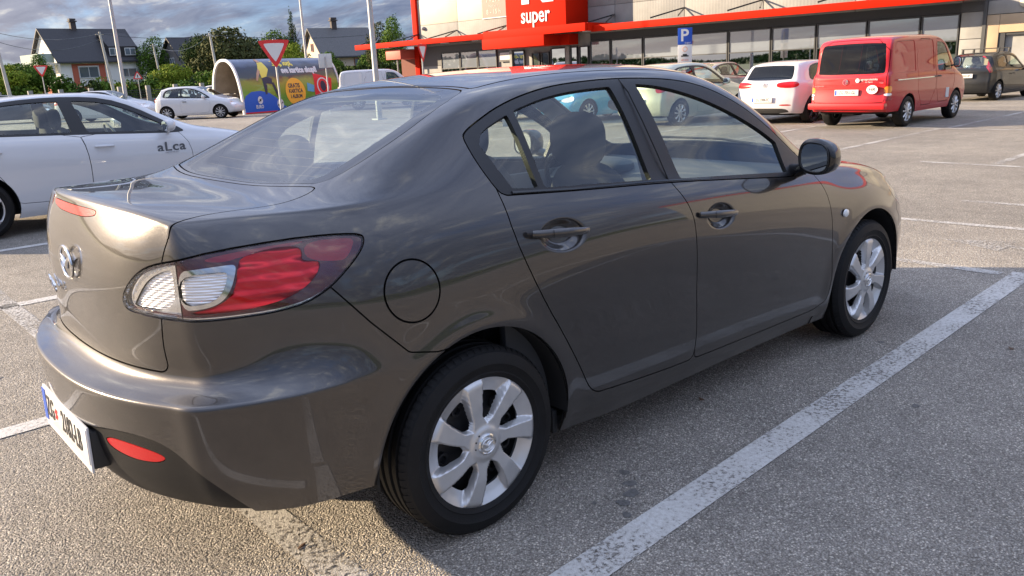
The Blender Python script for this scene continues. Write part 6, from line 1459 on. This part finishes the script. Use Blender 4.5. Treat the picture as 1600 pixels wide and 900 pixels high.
def all_cars():
    # white liftback with the lettering on its door, close on the left
    sp = dict(w=.90, wr=.60, wb=2.68, R=.325, paint='white_paint', tail=(-.92, -1.06), nose=(3.40, 3.60), ztail=1.04, znose=.70, zb=.19, lv=4, rounds=2, wd=2, wk='alloy', rim=.225,
        top=[(-.86, 1.10), (-.72, 1.14), (-.55, 1.19), (-.22, 1.30), (.05, 1.375), (.35, 1.43), (.75, 1.46), (1.15, 1.462), (1.5, 1.44), (1.8, 1.33), (2.1, 1.17), (2.4, 1.03), (2.7, .97), (3.1, .88), (3.35, .78)],
        belt=[(-.86, 1.04), (-.3, 1.055), (.4, 1.035), (1.1, 1.0), (2.0, .945), (2.6, .90), (3.1, .80), (3.35, .70)],
        frame=[(-.34, 1.16), (-.30, 1.20), (-.05, 1.31), (.30, 1.385), (.70, 1.42), (1.1, 1.42), (1.45, 1.385), (1.75, 1.27), (2.05, 1.09), (2.22, .985), (2.22, .955), (2.0, .955), (1.1, 1.012), (.3, 1.050), (-.20, 1.08), (-.32, 1.12)],
        windows=[([(.16, 1.085), (.16, 1.30), (.20, 1.335), (.60, 1.375), (.95, 1.378), (.965, 1.36), (1.01, 1.05), (1.0, 1.04), (.3, 1.075), (.17, 1.08)], 'door_window'),
                 ([(1.10, 1.365), (1.12, 1.372), (1.40, 1.345), (1.68, 1.245), (1.98, 1.075), (2.00, 1.05), (2.0, .99), (1.99, .985), (1.20, 1.028), (1.17, 1.04), (1.10, 1.345)], 'door_window'),
                 ([(.12, 1.09), (.12, 1.29), (.10, 1.29), (-.10, 1.21), (-.20, 1.14), (-.16, 1.11), (.10, 1.085)], 'quarter_window')],
        rearw=('top', [(-.42, -.3), (-.42, .50), (-.3, .55), (.1, .52), (.30, .48), (.32, -.3)]), wind=[(2.45, -.3), (2.42, .5), (2.35, .62), (2.1, .64), (1.75, .58), (1.52, .54), (1.50, -.3)],
        tlamps=[('diag', [(-.45, .90), (-.40, .98), (-.2, 1.0), (.05, 1.0), (.25, .97), (.22, .90), (0, .86), (-.4, .86)], 'red_lens')], tlx=-.3,
        hlamps=[[(2.35, .70), (2.5, .76), (2.75, .73), (3.0, .66), (3.0, .60), (2.6, .60), (2.4, .64)]],
        panels=[('side', [(.36, .36), (.44, .34), (1.08, .325), (1.11, .35), (1.13, .60), (1.12, .85), (1.07, 1.03), (.10, 1.06), (.06, 1.0), (.10, .85), (.22, .68), (.33, .5)], 'rear_door'),
                ('side', [(1.16, .325), (2.15, .31), (2.24, .36), (2.27, .55), (2.26, .8), (2.18, .93), (2.14, .97), (1.08, 1.03), (1.122, .85), (1.132, .60), (1.112, .35), (1.12, .328)], 'front_door')],
        handles=[(.20, .90, .892), (1.30, .872, .895)], mir=(1.98, .985, 1.045), mirs=(.09, .105, .068), plates=[(-1.08, .62, 'ZG 4170-IK')], seats=True, mirmat='white_paint')
    oc = build_car('liftback_car', 'white car with grey lowercase lettering on its front door, nearest car on the left', 'car', (-.12, 8.03, 0), R_(0), sp)
    for sg in (-1,):
        text_obj('door_lettering', 'aLca', .150, pmat('grey_print', (.09, .10, .115), .5), oc, (2.03, sg*.899, .795), (R_(90+4), 0, 0), .001, sx=1.15, bold=.0025, space=1.08)
        text_obj('door_lettering_small', 'zagreb-alca.hr', .030, pmat('light_grey_print', (.4, .4, .42), .5), oc, (2.03, sg*.905, .738), (R_(90+4), 0, 0), .001)
    # white three-door hatchback
    hb = dict(w=.84, wr=.575, wb=2.47, R=.30, paint='white_paint', tail=(-.56, -.68), nose=(3.05, 3.22), ztail=.98, znose=.66, zb=.19, wk='multi', rim=.21,
        top=[(-.46, 1.02), (-.40, 1.15), (-.22, 1.36), (-.05, 1.42), (.35, 1.46), (.75, 1.475), (1.15, 1.46), (1.5, 1.40), (1.8, 1.26), (2.1, 1.09), (2.4, .97), (2.7, .90), (3.0, .76)],
        belt=[(-.46, .97), (0, .98), (.7, .955), (1.5, .92), (2.1, .88), (2.7, .80), (3.0, .70)],
        frame=[(-.14, 1.08), (-.08, 1.24), (.04, 1.34), (.4, 1.385), (.9, 1.392), (1.25, 1.36), (1.55, 1.25), (1.85, 1.08), (2.05, .95), (2.02, .91), (1.5, .93), (.6, .965), (.0, .99), (-.12, 1.02)],
        windows=[([(-.05, 1.06), (0, 1.22), (.10, 1.32), (.4, 1.355), (.66, 1.36), (.69, 1.0), (.1, 1.02), (-.03, 1.03)], 'quarter_window'), ([(.76, .995), (.74, 1.362), (.95, 1.362), (1.22, 1.33), (1.5, 1.22), (1.78, 1.06), (1.90, .97), (1.88, .95), (1.4, .97)], 'door_window')],
        rearw=('rear', [(-.3, 1.02), (.50, 1.03), (.55, 1.08), (.50, 1.34), (.4, 1.37), (-.3, 1.39)]), wind=[(2.25, -.3), (2.2, .5), (2.1, .6), (1.8, .58), (1.5, .53), (1.38, .5), (1.36, -.3)],
        tlamps=[('diag', [(-.05, .80), (-.06, .96), (.0, .985), (.18, .985), (.30, .96), (.30, .84), (.1, .79)], 'red_lens')], hlamps=[[(2.2, .66), (2.25, .72), (2.5, .70), (2.75, .62), (2.5, .56), (2.25, .60)]],
        panels=[('side', [(.68, .30), (.70, .97), (2.0, .90), (2.05, .70), (2.02, .40), (1.92, .28), (.75, .27)], 'door')], handles=[(.88, .80, .838)], hmat='plastic', mir=(1.78, .90, .98), mirmat='white_paint',
        plates=[(-.70, .55, 'ZG 511-AB')], glass='glass', headrests=1.2, lv=3)
    build_car('hatchback_car', 'white three-door hatchback with red tail lamp, beside the painted cart shelter', 'car', (12.35, 36.35, 0), R_(-44), hb, scale=1.0)
    sd = dict(sp); sd.update(lv=3, rounds=1, wd=1, seats=None, headrests=1.3, glass='glass', plates=[], wk='multi')
    build_car('saloon_car', 'white saloon parked behind the white hatchback', 'car', (9.7, 41.4, 0), R_(-40), sd)
    # white hatchback with red lamps beside the van
    gf = dict(hb); gf.update(w=.90, wr=.60, wb=2.62, R=.32, rim=.225, rimmat='rim_black', wk='alloy', wd=1, lv=3, glass='glass_dark', tail=(-.66, -.80), nose=(3.20, 3.42),
        top=[(-.54, 1.02), (-.44, 1.18), (-.28, 1.36), (-.10, 1.415), (.35, 1.45), (.75, 1.46), (1.15, 1.45), (1.5, 1.40), (1.8, 1.28), (2.1, 1.13), (2.4, 1.0), (2.7, .93), (3.1, .78)],
        belt=[(-.54, .98), (0, .99), (.7, .965), (1.5, .94), (2.1, .90), (2.7, .82), (3.1, .70)],
        frame=[(-.10, 1.06), (.06, 1.30), (.4, 1.375), (.9, 1.385), (1.3, 1.36), (1.65, 1.25), (1.95, 1.08), (2.15, .96), (2.12, .92), (1.5, .945), (.5, .975), (.0, .99)],
        windows=[([(-.02, 1.05), (.10, 1.27), (.4, 1.345), (.92, 1.355), (.95, 1.0), (.3, 1.01), (.05, 1.02)], 'door_window'), ([(1.02, .995), (1.0, 1.355), (1.28, 1.335), (1.6, 1.22), (1.9, 1.06), (2.0, .975), (1.6, .97)], 'door_window')],
        rearw=('rear', [(-.3, 1.02), (.56, 1.03), (.60, 1.06), (.54, 1.32), (.48, 1.345), (-.3, 1.36)]), rglass='glass_dark',
        tlamps=[('diag', [(-.40, .86), (-.43, .93), (-.35, .965), (-.1, .985), (.1, .985), (.22, .96), (.25, .90), (.1, .85), (-.1, .84)], 'red_lens'), ('diag', [(-.35, .44), (-.35, .47), (-.05, .47), (0, .44)], 'red_lens')],
        patches=[('rear', [(-.3, .26), (.62, .26), (.60, .35), (.45, .38), (-.3, .38)], 'plastic', 'diffuser', -1)],
        panels=[('side', [(.32, .40), (.95, .28), (.99, .96), (.0, .98), (.02, .8), (.2, .6)], 'rear_door'), ('side', [(.98, .28), (2.05, .27), (2.14, .5), (2.12, .88), (1.02, .95)], 'front_door')],
        handles=[(.12, .86, .89), (1.15, .84, .895)], hmat='white_paint', mir=(1.90, .96, 1.02), plates=[(-.83, .58, 'ZG 5984-FC')])
    g = build_car('hatchback_car', 'white hatchback with black wheels, parked left of the red van', 'car', (16.15, 7.62, 0), R_(1.5), gf, scale=.96)
    ring_badge(g, M['chrome'], -.80, 0, .93, .055)
    # black hatchback with roof bars
    pu = dict(hb); pu.update(paint='black_paint', w=.80, wr=.56, wb=2.45, tail=(-.58, -.66), nose=(2.95, 3.10), mirmat='black_paint', hmat='black_paint', glass='glass', headrests=1.15, cw=.90,
        rearw=('rear', [(-.3, 1.0), (.52, 1.01), (.55, 1.05), (.50, 1.33), (-.3, 1.36)]),
        tlamps=[('diag', [(.08, .86), (.04, 1.30), (.08, 1.36), (.16, 1.36), (.20, 1.2), (.30, .98), (.28, .86)], 'dred_lens')], plates=[(-.70, .78, 'ZG 5042-BP')], wk='multi',
        windows=[([(-.05, 1.06), (0, 1.22), (.10, 1.32), (.4, 1.355), (.66, 1.36), (.69, 1.0), (.1, 1.02)], 'quarter_window'), hb['windows'][1]])
    p = build_car('hatchback_car', 'black hatchback with black roof bars, in front of the grey gate', 'car', (24.7, 6.45, 0), R_(-3), pu, scale=.92)
    for x in (.35, 1.15):
        mb = MB(); mb.box(x-.02, x+.02, -.58, .58, 1.56, 1.59, .008); mb.box(x-.03, x+.03, -.56, -.50, 1.44, 1.57, .008); mb.box(x-.03, x+.03, .50, .56, 1.44, 1.57, .008); mb.build('roof_bar', M['plastic'], p)
    # red delivery van
    vn = dict(w=.92, wr=.76, wb=2.60, R=.33, rim=.205, paint='red_paint', tail=(-.92, -1.0), nose=(3.25, 3.38), ztail=1.16, znose=.95, zb=.30, wk='multi', rimmat='rim', wd=1, lv=3, cw=.93, taper=.03,
        xs=[-.78, -.6, -.35, .0, .4, .8, 1.2, 1.6, 2.0, 2.25, 2.5, 2.75, 2.95, 3.1],
        top=[(-.78, 1.78), (-.6, 1.90), (-.35, 1.935), (.4, 1.95), (1.2, 1.95), (1.75, 1.92), (2.0, 1.84), (2.25, 1.66), (2.5, 1.42), (2.75, 1.22), (2.95, 1.13), (3.1, 1.06)],
        belt=[(-.78, 1.16), (1.0, 1.16), (2.0, 1.12), (2.6, 1.05), (3.1, .93)], wf=[.95, .975, .99, 1.0, 1.0, .998, .995, .985, .975],
        rprof=[.04, 0, 0, .03, .04, .04, .045, .05, .06],
        windows=[([(-.62, 1.20), (-.56, 1.76), (-.50, 1.80), (.28, 1.82), (.33, 1.78), (.33, 1.20), (.29, 1.16), (-.58, 1.16)], 'side_panel'), ([(.50, 1.20), (.50, 1.78), (.54, 1.82), (1.26, 1.82), (1.30, 1.78), (1.30, 1.20), (1.26, 1.16), (.54, 1.16)], 'side_panel'),
                 ([(1.50, 1.18), (1.50, 1.74), (1.54, 1.78), (1.86, 1.76), (2.02, 1.66), (2.30, 1.32), (2.34, 1.22), (2.30, 1.14), (1.54, 1.14)], 'door_window')],
        rearw=('rear', [(-.3, 1.16), (.70, 1.16), (.745, 1.20), (.70, 1.74), (.64, 1.785), (-.3, 1.80)]), rglass='glass_dark', wind=[(2.75, -.3), (2.7, .6), (2.5, .74), (2.2, .74), (2.08, .66), (2.05, -.3)],
        tlamps=[('diag', [(-.14, .76), (-.14, .86), (-.10, .90), (.07, .90), (.10, .86), (.10, .76)], 'amber'), ('diag', [(-.14, .70), (-.14, .755), (.10, .755), (.10, .70)], 'reflector'), ('diag', [(-.14, .62), (-.14, .695), (.10, .695), (.10, .62), (.06, .60), (-.10, .60)], 'dred_lens')],
        panels=[('rear', [(-.3, .56), (.74, .56), (.80, .60), (.80, .95), (.79, 1.85), (-.3, 1.87)], 'tailgate'), ('side', [(1.40, .45), (1.38, 1.84), (1.9, 1.82), (2.38, 1.30), (2.42, 1.0), (2.40, .8), (2.18, .5), (2.1, .44)], 'front_door'),
                ('side', [(.42, .42), (.42, 1.84), (1.35, 1.85), (1.36, .42)], 'sliding_door')],
        handles=[(1.50, 1.02, .915), (1.28, 1.02, .915)], hmat='plastic', mir=(2.20, 1.03, 1.30), mirs=(.07, .09, .13), mirmat='plastic', plates=[(-1.0, .78, 'ZG 7051-GL')], headrests=1.9,
        skirt=None, gap=.012, glass='glass')
    v = build_car('delivery_van', 'red delivery van with dark rear window and white stickers on its tailgate', 'van', (15.60, 5.27, 0), R_(0), vn, scale=.93)
    mb = MB(); mb.box(-1.06, -.90, -.86, .86, .42, .56, .04); mb.build('rear_bumper', M['red_paint'], v)
    ring_badge(v, M['chrome'], -.985, .05, 1.0, .055)
    def disc(name, mat, x, y, z, ry, rz_, parent):
        mb = MB(); mb.add([(x, y+ry*math.cos(a), z+rz_*math.sin(a)) for a in [2*math.pi*k/28 for k in range(28)]], [tuple(range(28))]); return mb.build(name, mat, parent, False)
    s1 = disc('oval_sticker', M['white_print'], -1.008, -.56, .84, .12, .09, v); text_obj('sticker_text', 'HR', .11, M['ink'], v, (-1.012, -.56, .84), (R_(90), 0, R_(-90)), .0005)
    disc('round_sticker', M['white_print'], -.985, -.22, 1.03, .045, .045, v)
    text_obj('tailgate_lettering', 'agroproteinka', .065, M['white_print'], v, (-.985, -.47, 1.05), (R_(90), 0, R_(-90)), .0005); text_obj('tailgate_lettering', 'd.d. Zagreb', .035, M['white_print'], v, (-.987, -.47, .995), (R_(90), 0, R_(-90)), .0005)
    text_obj('model_lettering', 'Transporter', .055, M['chrome'], v, (-.99, .66, .93), (R_(90), 0, R_(-90)), .001); text_obj('model_lettering', 'TDI', .05, M['chrome'], v, (-.99, -.74, .97), (R_(90), 0, R_(-90)), .001)
    mb = MB(); mb.box(-.1, .2, -.928, -.92, 1.00, 1.03); mb.build('door_rail', M['plastic'], v)
    mb = MB(); mb.box(-.63, 1.35, -.945, -.915, 1.0, 1.025, .005); mb.build('sliding_rail', M['chrome'], v)
    mb = MB(); mb.box(1.95, 2.12, -.925, -.912, .52, .74); mb.build('door_sticker', M['white_print'], v)
    # grey saloon in the far row, dark hatchbacks etc.
    gs = dict(sd); gs.update(paint='silver_paint', mirmat='silver_paint', glass='glass'); build_car('saloon_car', 'grey saloon parked in front of the shop windows, left of the white hatchback', 'car', (20.4, 13.0, 0), R_(8), gs, scale=.98)
    cr = dict(hb); cr.update(paint='cream_paint', mirmat='cream_paint', hmat='cream_paint', plates=[(-.70, .60, 'ZG 329-KT')]); build_car('hatchback_car', 'pale green-beige hatchback seen through the front door window of the dark saloon', 'car', (14.7, 10.2, 0), R_(0), cr)
    bl = dict(hb); bl.update(paint='blue_paint', mirmat='blue_paint', hmat='blue_paint', plates=[(3.23, .52, 'ZG 808-RN')], patches=[('rear', [(-.3, .33), (.5, .33), (.52, .44), (-.3, .46)], 'plastic', 'lower_grille', 1), ('rear', [(-.3, .60), (.48, .61), (.50, .64), (-.3, .65)], 'gloss_black', 'upper_grille', 1)])
    b = build_car('hatchback_car', 'bright blue hatchback facing the camera, seen through the rear door window', 'car', (17.4, 13.4, 0), R_(180), bl)
    mb = MB(); mb.add([(3.24, 0, .74), (3.24, .055, .645), (3.24, 0, .55), (3.24, -.055, .645), (3.26, 0, .645)], [(0, 1, 4), (1, 2, 4), (2, 3, 4), (3, 0, 4)]); mb.build('diamond_badge', M['chrome'], b, False)
    sv = dict(hb); sv.update(paint='silver_paint', mirmat='silver_paint', hmat='silver_paint', plates=[]); build_car('hatchback_car', 'silver hatchback beside the blue one, seen through the rear door window', 'car', (14.8, 16.4, 0), R_(0), sv)
    # white panel van, red small car, cars beyond
    wv = dict(vn); wv.update(paint='white_paint', hmat='plastic', rglass='glass', mirmat='plastic', lv=3, plates=[], gap=.008); build_car('panel_van', 'white panel van seen over the boot of the dark saloon', 'van', (19.7, 32.3, 0), R_(-30), wv, scale=.95)
    rc = dict(hb); rc.update(paint='red_paint', mirmat='red_paint', hmat='red_paint', plates=[]); build_car('hatchback_car', 'red hatchback half hidden behind the white panel van', 'car', (22.6, 38.6, 0), R_(-50), rc)
    dk = dict(hb); dk.update(paint='black_paint', mirmat='black_paint', hmat='black_paint', plates=[], glass='glass_dark'); build_car('hatchback_car', 'dark hatchback whose roof shows over the white lettered car', 'car', (6.8, 48, 0), R_(-25), dk)
    for i, (x, y, lb) in enumerate(((21.5, 62, 'small white car far away between hatchback and garden fence'), (24.3, 61.5, 'small white car far away just left of the cart shelter'))):
        w_ = dict(hb); w_.update(plates=[], lv=2); build_car('hatchback_car', lb, 'car', (x, y, 0), R_(-60), w_)
# ------------------------------------------------------------------ build everything
for _f in (ground, store, houses, garden, shelter, street, all_cars, build_sedan):
    _f()
bpy.data.scenes.remove(BENCH)
